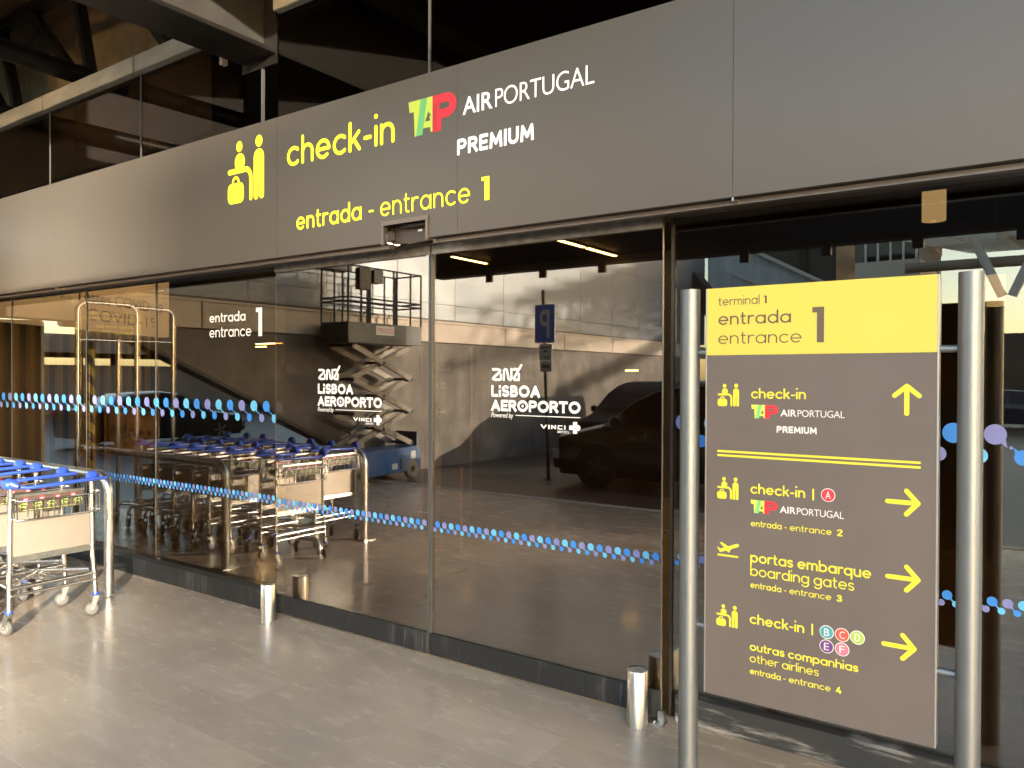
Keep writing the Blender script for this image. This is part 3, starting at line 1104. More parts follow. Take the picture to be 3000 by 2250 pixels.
t = thing('fixed_window', (9, FG, 0.14), 'long glass front continuing past the right edge', 'window', 'fixed glass panes of the entrance front')
MB().box((2.22, FG, 0.13), (17.2, FG + 0.012, 2.352)).build('pane', M['fixed_glass'], t)

# ---- plinth stones under the glass
for i, (a, b, lb) in enumerate(((-14.0, -7.30, 'dark slate plinth under the glass behind the trolleys'), (-7.296, -5.88, 'short dark slate plinth block left of the first glass joint'), (-5.876, -4.325, 'dark slate plinth block under the white entrada lettering'))):
    o = MB().box((a, 3.352, 0.0), (b, 3.46, 0.137)).build('plinth_stone', M['slate'], bevel=0.003)
    tag(o, lb, 'plinth', 'plinth stones of the glass front')
o = MB().box((-1.44, 3.385, 0.0), (17.2, 3.46, 0.125)).build('plinth_stone', M['slate_worn'], bevel=0.003)
tag(o, 'dark plinth scuffed with white paint under the directory sign', 'plinth', 'plinth stones of the glass front')


# ---- sliding doors
def anchor_logo(p, x0, x1, zt, y):
    """airport mark: rounded monogram, two lines of heavy type, rule and operator name"""
    s = (x1 - x0)

    def X(f):
        return x0 + s * f

    z = zt

    def Z(f):
        return z - s * f * 0.6053

    # monogram, box 0..0.335 wide
    mono = [[(0.02, 0.06), (0.075, 0.06)] + [(0.105, 0.085), (0.10, 0.12), (0.035, 0.235), (0.02, 0.275), (0.045, 0.30), (0.095, 0.30)],
            [(0.115, 0.29), (0.115, 0.185)],
            [(0.15, 0.30), (0.15, 0.09), (0.165, 0.06), (0.185, 0.075), (0.205, 0.28), (0.222, 0.30), (0.238, 0.27), (0.238, 0.06)],
            [(0.268, 0.06), (0.30, 0.06)], [(0.352, -0.03), (0.266, 0.265), (0.275, 0.30), (0.325, 0.30), (0.325, 0.17)]]
    vt = union(strokes([[(X(a), Z(b * 0.69 - 0.005)) for a, b in q] for q in mono], s * 0.026))
    letter('lettering', vt, M['decal_white'], p, y, 0.0015)
    letter('lettering', fit_caps('LiSBOA', X(0.0), X(0.565), Z(0.477), Z(0.290), 0.25, 0.10), M['decal_white'], p, y, 0.0015)
    letter('lettering', fit_caps('AEROPORTO', X(0.0), X(1.0), Z(0.705), Z(0.522), 0.25, 0.08, 3), M['decal_white'], p, y, 0.0015)
    letter('lettering', fit_type('Powered by', X(0.0), X(0.262), Z(0.830), Z(0.728), 0.006, 0.22), M['decal_white'], p, y, 0.0015)
    letter('rule', union([[(X(0.29), Z(0.768)), (X(1.0), Z(0.768)), (X(1.0), Z(0.756)), (X(0.29), Z(0.756))]]), M['decal_white'], p, y, 0.0015)
    letter('lettering', fit_caps('VINCI', X(0.575), X(0.845), Z(0.952), Z(0.888), 0.24, 0.26), M['decal_white'], p, y, 0.0015)
    letter('lettering', fit_type('AIRPORTS', X(0.755), X(0.880), Z(1.006), Z(0.968), 0.012), M['decal_white'], p, y, 0.0015)
    c = []
    for cx, cz in ((0.945, 0.862), (0.945, 0.972), (0.905, 0.917)):
        c.append(rrect(X(cx - 0.022), Z(cz + 0.034), X(cx + 0.022), Z(cz - 0.034), s * 0.007))
    c.append(circle((X(0.975), Z(0.917)), s * 0.026, 18))
    c.append(rrect(X(0.925), Z(0.96), X(0.945), Z(0.88), s * 0.002))
    letter('emblem', union(c), M['decal_white'], p, y, 0.0015)


def door(a, b, lb, logo, tilt):
    t = thing('sliding_door', ((a + b) / 2, G, 0.0), lb, 'door', 'sliding glass doors of the entrance')
    g = MB().box((a + 0.004, G + 0.010, 0.135), (b - 0.004, G + 0.020, 2.30)).build('pane', M['door_glass'], t)
    MB().box((a, G, 0.012), (b - 0.002, G + 0.034, 0.135)).build('bottom_rail', M['slate'], t, bevel=0.002)
    MB().box((a, G, 2.30), (b - 0.002, G + 0.034, 2.352)).build('top_rail', M['door_rail'], t, bevel=0.003)
    lower_band(t, a + 0.02, b - 0.02, G + 0.009)
    anchor_logo(t, *logo, G + 0.009)
    return t


d1 = door(-4.315, -2.925, 'left sliding glass door, small white airport lettering over the reflected scissor lift', (-3.884, -3.314, 1.655), 0.0)
MB().box((-4.314, G + 0.012, 0.135), (-4.311, G + 0.018, 2.30)).build('edge_profile', M['glass_edge'], d1)
MB().box((-2.938, G - 0.003, 0.135), (-2.926, G + 0.032, 2.30)).build('stile', M['stile_grey'], d1, bevel=0.002)
d2 = door(-2.920, -1.500, 'right sliding glass door, white airport lettering beside the reflected parking sign', (-2.495, -1.941, 1.655), 0.0)
MB().box((-2.922, G - 0.003, 0.135), (-2.910, G + 0.032, 2.30)).build('stile', M['stile_grey'], d2, bevel=0.002)
MB().box((-1.505, G + 0.010, 0.012), (-1.501, G + 0.020, 2.30)).build('edge_profile', M['glass_edge'], d2)
o = MB().box((-1.486, G + 0.065, 0.0), (-1.474, FG + 0.02, 2.352)).build('door_post', M['canopy_dark'])
tag(o, 'narrow bronze post between the right sliding door and the fixed pane', 'post')
fp = thing('floor_guide', (-1.53, 3.33, 0), 'small steel floor guide with bolts at the foot of the right door', 'door guide')
MB().box((-1.58, 3.29, 0.0), (-1.46, 3.352, 0.006)).build('base_plate', M['zinc'], fp)
MB().box((-1.505, 3.335, 0.006), (-1.475, 3.352, 0.05)).build('bracket', M['zinc'], fp)
for bx in (-1.565, -1.51):
    MB().cyl((bx, 3.31, 0.006), (bx, 3.31, 0.014), 0.007, 8).build('bolt', M['zinc'], fp)

# ---- bollards
for x, y, h, lb in ((-4.216, 3.235, 0.242, 'short brushed steel bollard at the left end of the sliding doors'), (-1.568, 3.250, 0.258, 'short brushed steel bollard beside the directory sign')):
    t = thing('bollard', (x, y, 0), lb, 'bollard', 'low steel bollards guarding the doors')
    MB().lathe([(0.049, 0.0), (0.049, h - 0.006), (0.046, h - 0.001), (0.042, h)], (x, y, 0), 'z', 32).build('tube', M['steel_brushed'], t, smooth=True)
    MB().lathe([(0.0, h - 0.002), (0.041, h - 0.002), (0.041, h - 0.0045)], (x, y, 0), 'z', 32).build('cap', M['zinc'], t)
    MB().lathe([(0.005, -0.0015), (0.005, 0.0), (0.0, 0.0)], (x + 0.004, y - 0.049, 0.03), 'y', 10).build('screw', M['zinc'], t)

# ================================================================== DIRECTORY SIGN
SY = 2.85
sg = thing('directory_sign', (-0.70, 2.88, 0), 'tall brown directory sign with a yellow entrance 1 header on two round steel posts', 'sign')
x0, x1, zb, zm, zt = -1.090, -0.315, 0.397, 1.6865, 1.940
MB().box((x0, SY, zb), (x1, SY + 0.004, zm)).build('panel', M['sign_brown'], sg)
MB().box((x0, SY, zm + 0.0005), (x1, SY + 0.004, zt)).build('header_panel', M['sign_yellow'], sg)
MB().box((x0 + 0.001, SY + 0.0045, zb + 0.001), (x1 - 0.001, SY + 0.050, zt - 0.001)).build('frame', [M['sign_back']], sg, bevel=0.003)
MB().box((x1 + 0.0005, SY, zb), (x1 + 0.006, SY + 0.046, zt)).build('edge_trim', M['sign_edge'], sg, bevel=0.001)
MB().box((x0 - 0.006, SY, zb), (x0 - 0.0005, SY + 0.046, zt)).build('edge_trim', M['sign_edge'], sg, bevel=0.001)
for px, r in ((-1.163, 0.0375), (-0.222, 0.0365)):
    MB().lathe([(r, 0.0), (r, 1.941), (0, 1.942)], (px, SY + 0.012, 0), 'z', 40).build('post', M['steel_post'], sg, smooth=True)
for z in (1.698, 0.645):
    MB().cyl((-1.135, SY + 0.02, z), (x0 - 0.004, SY + 0.02, z), 0.0125, 14).build('bracket', M['steel_post'], sg, smooth=True)
    MB().cyl((x1 + 0.004, SY + 0.02, z), (-0.25, SY + 0.02, z), 0.0125, 14).build('bracket', M['steel_post'], sg, smooth=True)
VY, VG, VW = M['vinyl_yellow'], M['vinyl_grey'], M['vinyl_white']


def sl(name, vt, mat):
    return letter(name, vt, mat, sg, SY, 0.001)


sl('lettering', fit_round('terminal', -1.046, -0.891, 1.873, 0.0235, 0.15, 0.17), VG)
sl('numeral', bold_one(-0.8755, -0.8645, 1.874, 1.902), VG)
sl('lettering', fit_round('entrada', -1.046, -0.778, 1.800, 0.034, 0.17, 0.15), VG)
sl('lettering', fit_round('entrance', -1.046, -0.741, 1.728, 0.033, 0.125, 0.17), VG)
sl('numeral', bold_one(-0.705, -0.665, 1.727, 1.852), VG)
for z0, z1 in ((1.4945, 1.580), (1.145, 1.229), (0.664, 0.748)):
    sl('pictogram', pictogram(-1.047, z0, -0.965, z1), VY)
for z0 in (1.5255, 1.1745, 0.693):
    sl('lettering', fit_round('check-in', -0.920, -0.725, z0, 0.0265, 0.20, 0.12), VY)
for z0, z1 in ((1.4515, 1.5025), (1.1025, 1.1515)):
    tap_parts('airline_logo', (-0.919, z0, -0.821, z1), sg, SY)
for z0 in (1.4630, 1.1140):
    sl('lettering', fit_type('AIR', -0.813, -0.757, z0, z0 + 0.0245, 0.014), VW)
    sl('lettering', fit_type('PORTUGAL', -0.753, -0.595, z0, z0 + 0.0245, -0.004, 0, 0.95), VW)
sl('lettering', fit_caps('PREMIUM', -0.826, -0.687, 1.4035, 1.4275, 0.23, 0.14), VW)
sl('divider', union(strokes([[(-1.044, 1.3245), (-0.363, 1.3245)]], 0.0075) + strokes([[(-1.044, 1.3090), (-0.363, 1.3090)]], 0.0075)), VY)
sl('arrow', arrow(-0.4025, 1.584, 90, 0.107, 0.040, 0.0155), VY)
sl('arrow', arrow(-0.359, 1.190, 0, 0.107, 0.042, 0.0155), VY)
sl('arrow', arrow(-0.357, 0.938, 0, 0.107, 0.042, 0.0155), VY)
sl('arrow', arrow(-0.367, 0.709, 0, 0.107, 0.042, 0.0155), VY)
for z0, n in ((1.0535, '2'), (0.8255, '3'), (0.506, '4')):
    sl('lettering', fit_round('entrada', -0.918, -0.806, z0, 0.0165, 0.20, 0.14), VY)
    sl('lettering', fit_round('- entrance', -0.797, -0.635, z0, 0.0165, 0.165, 0.16), VY)
    sl('numeral', fit_round(n, -0.6175, -0.5985, z0, 0.0170, 0.26, 0.1), VY)
sl('lettering', fit_round('portas embarque', -0.919, -0.507, 0.9205, 0.0275, 0.20, 0.12), VY)
sl('lettering', fit_round('boarding gates', -0.919, -0.560, 0.8705, 0.0275, 0.155, 0.13), VY)
sl('lettering', fit_round('outras companhias', -0.919, -0.545, 0.5935, 0.0215, 0.20, 0.12), VY)
sl('lettering', fit_round('other airlines', -0.919, -0.674, 0.5505, 0.0215, 0.15, 0.13), VY)
for zc in (1.190, 0.712):
    sl('divider', union(strokes([[(-0.6975, zc - 0.018), (-0.6975, zc + 0.018)]], 0.0055)), VY)
# take-off pictogram
pl = strokes([[(-1.041, 0.932), (-0.967, 0.932)]], 0.007) + strokes([[(-1.032, 0.949), (-0.968, 0.975)]], 0.0125) + strokes([[(-1.042, 0.958), (-1.032, 0.950)]], 0.006)
pl += [[(-1.012, 0.957), (-0.996, 0.964), (-1.028, 0.981), (-1.036, 0.978)], [(-1.016, 0.955), (-0.990, 0.962), (-1.000, 0.944)]]
sl('pictogram', union(pl), VY)
for ch, cx, cz, mt in (('A', -0.6475, 1.1925, 'badge_red'), ('B', -0.649, 0.712, 'badge_teal'), ('C', -0.598, 0.712, 'badge_orange'), ('D', -0.549, 0.7125, 'badge_green'), ('E', -0.649, 0.662, 'badge_purple'), ('F', -0.598, 0.662, 'badge_pink')):
    b = MB().flat((circle((cx, cz), 0.0238, 36), [tuple(range(36))]), (0, SY, 0), XA, ZA, 0.0008).build('badge_rim', VW, sg)
    MB().flat((circle((cx, cz), 0.0215, 36), [tuple(range(36))]), (0, SY, 0), XA, ZA, 0.0014).build('badge', M[mt], b)
    MB().flat(fit_type(ch, cx - 0.0085, cx + 0.0085, cz - 0.0125, cz + 0.0125, -0.006), (0, SY, 0), XA, ZA, 0.0020).build('letter', VW, b)


# ================================================================== BAGGAGE TROLLEYS
def make_trolley(loc, label):
    t = thing('baggage_trolley', loc, label, 'trolley', 'baggage trolleys nested in the bay')
    ox, oy = loc[0], loc[1]

    def P(x, y, z):
        return (ox + x, oy + y, z)
    f = MB()
    for s in (-1, 1):
        f.tube([P(0.0, s * 0.245, 0.90), P(0.0, s * 0.248, 0.70), P(0.0, s * 0.25, 0.45), P(0.012, s * 0.258, 0.27), P(0.018, s * 0.262, 0.14)], 0.0155, 12)
        f.tube([P(0.0, s * 0.25, 0.285), P(-0.25, s * 0.215, 0.275), P(-0.62, s * 0.15, 0.235), P(-0.72, s * 0.13, 0.16)], 0.013, 10)
    f.tube([P(0.012, -0.255, 0.285), P(0.012, 0.255, 0.285)], 0.0155, 12)
    f.tube([P(0.022, -0.255, 0.243), P(0.022, 0.255, 0.243)], 0.010, 10)
    f.tube([P(-0.01, -0.24, 0.30), P(-0.40, 0.10, 0.285)], 0.0125, 10)
    f.tube([P(-0.01, 0.24, 0.31), P(-0.45, -0.02, 0.285)], 0.0125, 10)
    f.tube([P(-0.30, -0.205, 0.272), P(-0.30, 0.205, 0.272)], 0.010, 8)
    f.tube([P(-0.62, -0.15, 0.235), P(-0.66, 0, 0.245), P(-0.62, 0.15, 0.235)], 0.012, 8)
    for y in (-0.09, 0.0, 0.09):
        f.tube([P(0.005, y, 0.275), P(-0.62, y * 0.8, 0.245)], 0.007, 8)
    f.tube([P(0.0, -0.245, 0.80), P(-0.03, 0, 0.80), P(0.0, 0.245, 0.80)], 0.006, 8)
    f.build('frame', M['steel_tube'], t, smooth=True)
    MB().box(P(-0.006, -0.236, 0.478), P(0.004, 0.236, 0.692)).build('panel', M['trolley_panel'], t, bevel=0.003)
    MB().box(P(-0.012, -0.240, 0.440), P(0.010, 0.240, 0.476)).build('cross_rail', M['zinc'], t, bevel=0.004)
    hb = MB()
    hb.tube([P(-0.005, -0.262, 0.928), P(0.022, -0.228, 0.915), P(0.055, -0.17, 0.905), P(0.070, -0.08, 0.908), P(0.075, 0.05, 0.915), P(0.070, 0.17, 0.918), P(0.045, 0.27, 0.918), P(0.03, 0.325, 0.916)], 0.0125, 10)
    hb.build('handle_bar', M['trolley_blue'], t, smooth=True)
    for s in (-1, 1):
        c = MB()
        prof = []
        for k in range(9):
            a = -pi / 2 + pi * k / 8
            prof.append((max(0.0, 0.043 * cos(a)), (0.042 if a > 0 else 0.030) * sin(a)))
        c.lathe(prof, P(0.0, s * 0.252, 0.926), 'z', 18)
        c.tube([P(-0.03, s * 0.252, 0.930), P(0.03, s * 0.240, 0.928), P(0.062, s * 0.222, 0.916)], 0.02, 10, radii=[0.030, 0.032, 0.012])
        c.build('handle_knob', M['trolley_blue'], t, smooth=True)
    w = MB()
    for z, d in ((0.835, 0.105), (0.715, 0.085)):
        w.tube([P(0.0, -0.235, z), P(d * 0.8, -0.230, z - 0.005), P(d, -0.20, z - 0.006), P(d, 0.22, z - 0.004), P(d * 0.8, 0.262, z), P(0.0, 0.262, z)], 0.0048, 8)
    for k in range(9):
        y = -0.19 + k * 0.052
        w.tube([P(0.105, y, 0.832), P(0.098, y + 0.004, 0.77), P(0.085, y + 0.006, 0.712), P(0.05, y + 0.006, 0.702), P(0.0, y + 0.006, 0.700)], 0.0036, 6)
    for s in (-0.235, 0.262):
        w.tube([P(0.03, s, 0.85), P(0.03, s, 0.71)], 0.0036, 6)
        w.tube([P(0.07, s, 0.845), P(0.07, s, 0.71)], 0.0036, 6)
    for x in (0.028, 0.056):
        w.tube([P(x, -0.232, 0.703), P(x, 0.262, 0.703)], 0.0036, 6)
    w.build('basket', M['steel_tube'], t, smooth=True)
    ad = MB().box(P(0.010, -0.215, 0.752), P(0.014, 0.185, 0.845)).build('notice_board', M['advert_brown'], t)
    tp = MB().box(P(0.009, -0.225, 0.846), P(0.017, 0.19, 0.862))
    tp.build('board_clip', M['zinc'], ad)
    for k in range(4):
        cy = -0.165 + k * 0.095
        MB().prism(circle((cy, 0.828), 0.0145, 16), (ox + 0.0146, oy, 0), (0, 1, 0), ZA, 0.001).build('prohibition_mark', M['badge_red'], ad)
        MB().prism([(cy - 0.009, 0.8255), (cy + 0.009, 0.8255), (cy + 0.009, 0.8305), (cy - 0.009, 0.8305)], (ox + 0.0158, oy, 0), (0, 1, 0), ZA, 0.0006).build('prohibition_bar', M['sign_white'], ad)
    g = MB()
    pics = []
    for k in range(5):
        cy = -0.180 + k * 0.082
        pics += strokes([[(cy - 0.022, 0.788), (cy - 0.005, 0.802), (cy + 0.02, 0.800)], [(cy - 0.015, 0.783), (cy + 0.018, 0.783)], [(cy - 0.012, 0.774)], [(cy + 0.014, 0.774)], [(cy + 0.02, 0.81), (cy + 0.028, 0.785)]], 0.005)
    pics += strokes([[(-0.18, 0.760), (0.14, 0.760)]], 0.003)
    g.flat(union(pics), (ox + 0.0142, oy, 0), (0, 1, 0), ZA, 0.0006)
    g.build('pictograms', M['badge_green'], ad)

    def caster(x, y, ang, s=1.0):
        c = MB()
        c.lathe([(0.0, 0.158), (0.021, 0.158), (0.023, 0.150), (0.023, 0.140), (0.016, 0.138), (0.016, 0.132)], P(x, y, 0), 'z', 16)
        cc = c.build('caster', M['trolley_blue'], t, smooth=True)
        ca, sa = cos(ang), sin(ang)

        def Q(u, v, z):
            return P(x + u * ca - v * sa, y + u * sa + v * ca, z)
        fk = MB()
        for sd in (-1, 1):
            fk.add([Q(-0.018, sd * 0.019, 0.134), Q(0.018, sd * 0.019, 0.134), Q(-0.012, sd * 0.021, 0.045), Q(-0.034, sd * 0.021, 0.045),
                    Q(-0.018, sd * 0.0165, 0.134), Q(0.018, sd * 0.0165, 0.134), Q(-0.012, sd * 0.0185, 0.045), Q(-0.034, sd * 0.0185, 0.045)],
                   [(0, 1, 2, 3), (7, 6, 5, 4), (0, 4, 5, 1), (1, 5, 6, 2), (2, 6, 7, 3), (3, 7, 4, 0)])
        fk.bar(Q(-0.018, 0, 0.134), Q(0.018, 0, 0.134), 0.042, 0.004)
        fk.cyl(Q(-0.023, -0.026, 0.052), Q(-0.023, 0.026, 0.052), 0.006, 8)
        fk.build('fork', M['zinc'], cc)
        a, b = Vector(Q(-0.023, -0.0145, 0.0505)), Vector(Q(-0.023, 0.0145, 0.0505))
        d = (b - a)
        wh = MB()
        wh.tube([a, a + d * 0.12, a + d * 0.3, a + d * 0.7, a + d * 0.88, b], 0.05, 24, radii=[0.041, 0.0465, 0.05, 0.05, 0.0465, 0.041])
        wh.build('tyre', M['rubber'], cc, smooth=True)
        hbm = MB()
        hbm.tube([a - d * 0.05, a + d * 0.02, b - d * 0.02, b + d * 0.05], 0.03, 20, radii=[0.028, 0.037, 0.037, 0.028])
        hbm.build('wheel', M['wheel_hub'], cc, smooth=True)
    caster(0.018, -0.262, 0.35)
    caster(0.018, 0.262, 1.35)
    caster(-0.70, -0.13, 0.1)
    caster(-0.70, 0.13, 0.2)
    return t


qa = [-5.26, -5.645, -6.06, -6.36, -6.66, -6.96, -7.26, -7.56]
proto = make_trolley((qa[0], 2.372, 0), 'frontmost baggage trolley of the queue, blue handle and cream panel facing the doors')
ordn = ['second', 'third', 'fourth', 'fifth', 'sixth', 'seventh', 'eighth']
for k, x in enumerate(qa[1:]):
    dup(proto, (x, 2.372 + 0.012 * ((k * 7) % 3 - 1), 0), '%s baggage trolley nested behind the frontmost one, counted from the front' % ordn[k])
for k in range(8):
    dup(proto, (-5.63 - 0.315 * k, 1.655 + 0.015 * ((k * 5) % 3 - 1), 0), ['front', 'second', 'third', 'fourth', 'fifth', 'sixth', 'seventh', 'last'][k] + ' trolley of the second queue, the one seen only as a reflection in the glass')


def hoop_rail(name, x, y, label, h=0.868, r=0.0335, L=2.5):
    t = thing(name, (x, y, 0), label, 'guard rail', 'tubular guard rails of the trolley bay')
    pts = [(x, y, 0.006), (x, y, h - 0.13)] + [(x - 0.13 + 0.13 * cos(a), y, h - 0.13 + 0.13 * sin(a)) for a in [pi / 2 * k / 7 for k in range(1, 8)]]
    pts += [(x - L + 0.13, y, h)] + [(x - L + 0.13 - 0.13 * sin(a), y, h - 0.13 + 0.13 * cos(a)) for a in [pi / 2 * k / 7 for k in range(1, 8)]] + [(x - L, y, 0.006)]
    MB().tube(pts, r, 20).build('rail', M['steel_brushed'], t, smooth=True)
    for px in (x, x - L):
        MB().box((px - 0.075, y - 0.075, 0.0), (px + 0.075, y + 0.075, 0.007)).build('base_plate', M['zinc'], t, bevel=0.002)
    return t


hoop_rail('guard_rail', -5.665, 2.943, 'bent steel tube rail standing right behind the frontmost trolley')
hoop_rail('guard_rail', -5.55, 1.345, 'bent steel tube rail on the street side of the trolley bay')
t = thing('guide_rail', (-5.42, 2.02, 0), 'low curved steel guide tube on the floor between the trolley queues', 'guide rail')
pts = [(-5.42, 2.02, 0.0)] + [(-5.52 + 0.10 * cos(a), 2.02, 0.03 + 0.10 * sin(a)) for a in [pi / 2 * k / 6 for k in range(7)]] + [(-8.0, 2.02, 0.13)]
MB().tube(pts, 0.025, 14).build('rail', M['steel_brushed'], t, smooth=True)


# trolley return notice on a tube frame
def return_notice(x, y0, y1, zt, label, text):
    t = thing('return_notice', (x, (y0 + y1) / 2, 0), label, 'notice', 'trolley return notices on tube frames')
    r = 0.1
    pts = [(x, y0, 0.0), (x, y0, zt - r)] + [(x, y0 + r - r * cos(a), zt - r + r * sin(a)) for a in [pi / 2 * k / 6 for k in range(1, 7)]]
    pts += [(x, y1 - r + r * sin(a), zt - r + r * cos(a)) for a in [pi / 2 * k / 6 for k in range(0, 7)]] + [(x, y1, 0.0)]
    MB().tube(pts, 0.022, 14).build('tube_frame', M['steel_tube'], t, smooth=True)
    MB().cyl((x, y0, zt - 0.38), (x, y1, zt - 0.38), 0.014, 12).build('cross_tube', M['steel_tube'], t, smooth=True)
    MB().box((x - 0.008, y0 + 0.02, zt - 0.36), (x + 0.008, y1 - 0.02, zt - 0.02)).build('panel', M['sign_brown'], t, bevel=0.003)
    if text:
        for i, (s, wd) in enumerate((('por favor, deixe aqui o', 0.93), ('seu carro de bagagem', 0.95), ('please, leave your', 0.74), ('baggage trolley here.', 0.92))):
            z = zt - 0.115 - 0.057 * i - (0.022 if i > 1 else 0)
            W = (y1 - y0 - 0.08)
            v = fit_round(s, y0 + 0.045, y0 + 0.045 + W * wd, z, 0.026, 0.17, 0.13)
            MB().flat(v, (x + 0.008, 0, 0), (0, 1, 0), ZA, 0.001).build('lettering', VY, t)
    return t


return_notice(-8.02, 2.40, 3.01, 2.345, 'brown trolley return notice in a rounded steel tube frame', True)
return_notice(-8.62, 1.62, 2.28, 2.38, 'second trolley return notice beside the street side queue', False)

hp = thing('striped_pole', (-8.35, 2.72, 0), 'black and yellow striped hazard pole among the trolleys', 'pole')
MB().lathe([(0.045, 0.0), (0.045, 1.90), (0.0, 1.91)], (-8.35, 2.72, 0), 'z', 20).build('pole', M['hazard_yellow'], hp, smooth=True)
for k in range(9):
    z = 0.10 + k * 0.20
    sm = MB()
    n = 20
    vs = []
    for q in range(n + 1):
        a = 2 * pi * q / n
        for dz in (0, 0.095):
            vs.append((-8.35 + 0.0462 * cos(a), 2.72 + 0.0462 * sin(a), z + dz + 0.05 * sin(a)))
    sm.add(vs, [(2 * q, 2 * q + 2, 2 * q + 3, 2 * q + 1) for q in range(n)])
    sm.build('stripe', M['hazard_black'], hp, smooth=True)
MB().lathe([(0.052, 1.88), (0.052, 1.94), (0.03, 1.96), (0.0, 1.965)], (-8.35, 2.72, 0), 'z', 16).build('cap', M['hazard_black'], hp)

# ================================================================== INSIDE THE HALL
bn = thing('test_banner', (-11.3, 5.5, 2.2), 'beige banner with an added glow over the left counter lettered Testes COVID-19', 'banner')
dv = Vector((-0.52, 0.857, 0)).normalized()
nv = Vector((dv.y, -dv.x, 0))            # towards the doors
org = Vector((-9.9, 3.85, 0)) - dv * 0.6
MB().prism([(0, 2.235), (4.5, 2.235), (4.5, 3.28), (0, 3.28)], org - nv * 0.2, dv, ZA, 0.2).build('panel', M['header_beige_glow'], bn)


def on_banner(vt, name, mat, par, lift=0.003):
    return MB().flat(vt, org, dv, ZA, lift).build(name, mat, par)


on_banner(fit_type('Testes COVID-19', 2.05, 4.3, 2.60, 2.76, 0.02), 'lettering', M['vinyl_grey'], bn)
on_banner(fit_type('COVID-19', 2.30, 4.1, 2.36, 2.52, -0.012), 'lettering', M['vinyl_grey'], bn)
on_banner(union([[(0.9, 2.95), (1.45, 2.95), (1.45, 2.55)]]), 'lime_shape', M['logo_lime'], bn)
for i in range(3):
    for j in range(2):
        on_banner((circle((1.62 + i * 0.16, 2.62 + j * 0.12), 0.028, 12), [tuple(range(12))]), 'dot', M['logo_lime'], bn)
so = org - nv * 0.25
MB().prism([(0.75, 0.01), (4.4, 0.01), (4.4, 2.23), (0.75, 2.23)], so - nv * 0.06, dv, ZA, 0.05).build('backing', M['interior_dark'], None)
o = bpy.data.objects['backing']
o.name = 'counter_wall'
tag(o, 'dark wall behind the gold slats, below the beige banner', 'wall')
for k in range(13):
    s = 0.90 + k * 0.275
    o = MB().prism([(s, 0.01), (s + 0.095, 0.01), (s + 0.095, 2.23), (s, 2.23)], so, dv, ZA, 0.05).build('wall_slat', M['slat_gold'])
    tag(o, 'upright gold slat on the dark wall under the beige banner', 'slat', 'gold slats under the test banner')
o = MB().prism([(-0.6, 0.01), (0.70, 0.01), (0.70, 2.23), (-0.6, 2.23)], so - nv * 0.2, dv, ZA, 0.25).build('pillar', M['column_tan'], bevel=0.01)
tag(o, 'tan orange pillar inside the hall at the left edge of the photo', 'pillar')

MB().box((-16, 9.6, 0.004), (17, 9.75, 3.29)).build('partition', M['interior_dark'])
tag(bpy.data.objects['partition'], 'dark brown partition deep inside the hall', 'wall')
# hall lamps: thin warm strips
for i, (x, y, z, L, lb) in enumerate(((-4.95, 7.5, 3.26, 1.15, 'warm ceiling strip lamp seen near the top of the right door'), (-4.95, 8.72, 3.26, 0.8, 'warm ceiling strip lamp just beyond the one by the right door'),
                                       (-6.85, 8.3, 3.26, 0.8, 'short warm ceiling strip at the top left of the right door'), (-6.85, 6.2, 3.26, 1.6, 'warm ceiling strip above the left sliding door'),
                                       (-8.6, 5.3, 3.26, 1.2, 'warm ceiling strip above the entrada lettering'), (-2.2, 6.2, 3.26, 1.4, 'warm ceiling strip behind the directory sign'),
                                       (0.3, 6.6, 3.26, 1.4, 'warm ceiling strip at the right edge'))):
    t = thing('strip_lamp', (x, y, z), lb, 'lamp', 'warm strip lamps on the hall ceiling')
    MB().box((x - 0.035, y, z + 0.012), (x + 0.035, y + L, z + 0.038)).build('housing', M['canopy_dark'], t)
    MB().box((x - 0.025, y + 0.01, z), (x + 0.025, y + L - 0.01, z + 0.0115)).build('diffuser', M['lamp_warm'], t)
for xa, xb, z, lb in ((-12.86, -12.05, 2.235, 'long thin warm wall light under the entrada lettering'), (-12.86, -12.52, 2.180, 'short thin warm wall light just below the long one under the entrada lettering'),
                      (-7.67, -7.47, 1.80, 'small warm wall light just left of the airport lettering on the right door'), (-4.82, -4.62, 1.70, 'small warm wall light above the reflected van')):
    t = thing('wall_light', ((xa + xb) / 2, 9.58, z), lb, 'lamp', 'thin warm wall lights deep in the hall')
    MB().box((xa, 9.572, z - 0.02), (xb, 9.598, z + 0.02)).build('housing', M['canopy_dark'], t)
    MB().box((xa + 0.005, 9.560, z - 0.008), (xb - 0.005, 9.571, z + 0.008)).build('diffuser', M['lamp_warm'], t)
for x, y, z0, z1, lb in ((-0.575, 5.0, 2.50, 2.80, 'yellow drum lamp hanging inside, upper right above the sign'), (-0.27, 5.0, 2.00, 2.17, 'small yellow drum lamp behind the right sign post')):
    t = thing('drum_lamp', (x, y, z0), lb, 'lamp', 'drum lamps hanging in the hall')
    r = 0.062 if z1 > 2.5 else 0.045
    MB().lathe([(r * 0.2, z0), (r, z0), (r, z1), (r * 0.2, z1)], (x, y, 0), 'z', 24).build('lamp_shade', M['lamp_shade'], t, smooth=True)
    MB().cyl((x, y, z1), (x, y, 3.30), 0.006, 8).build('cable', M['canopy_dark'], t)
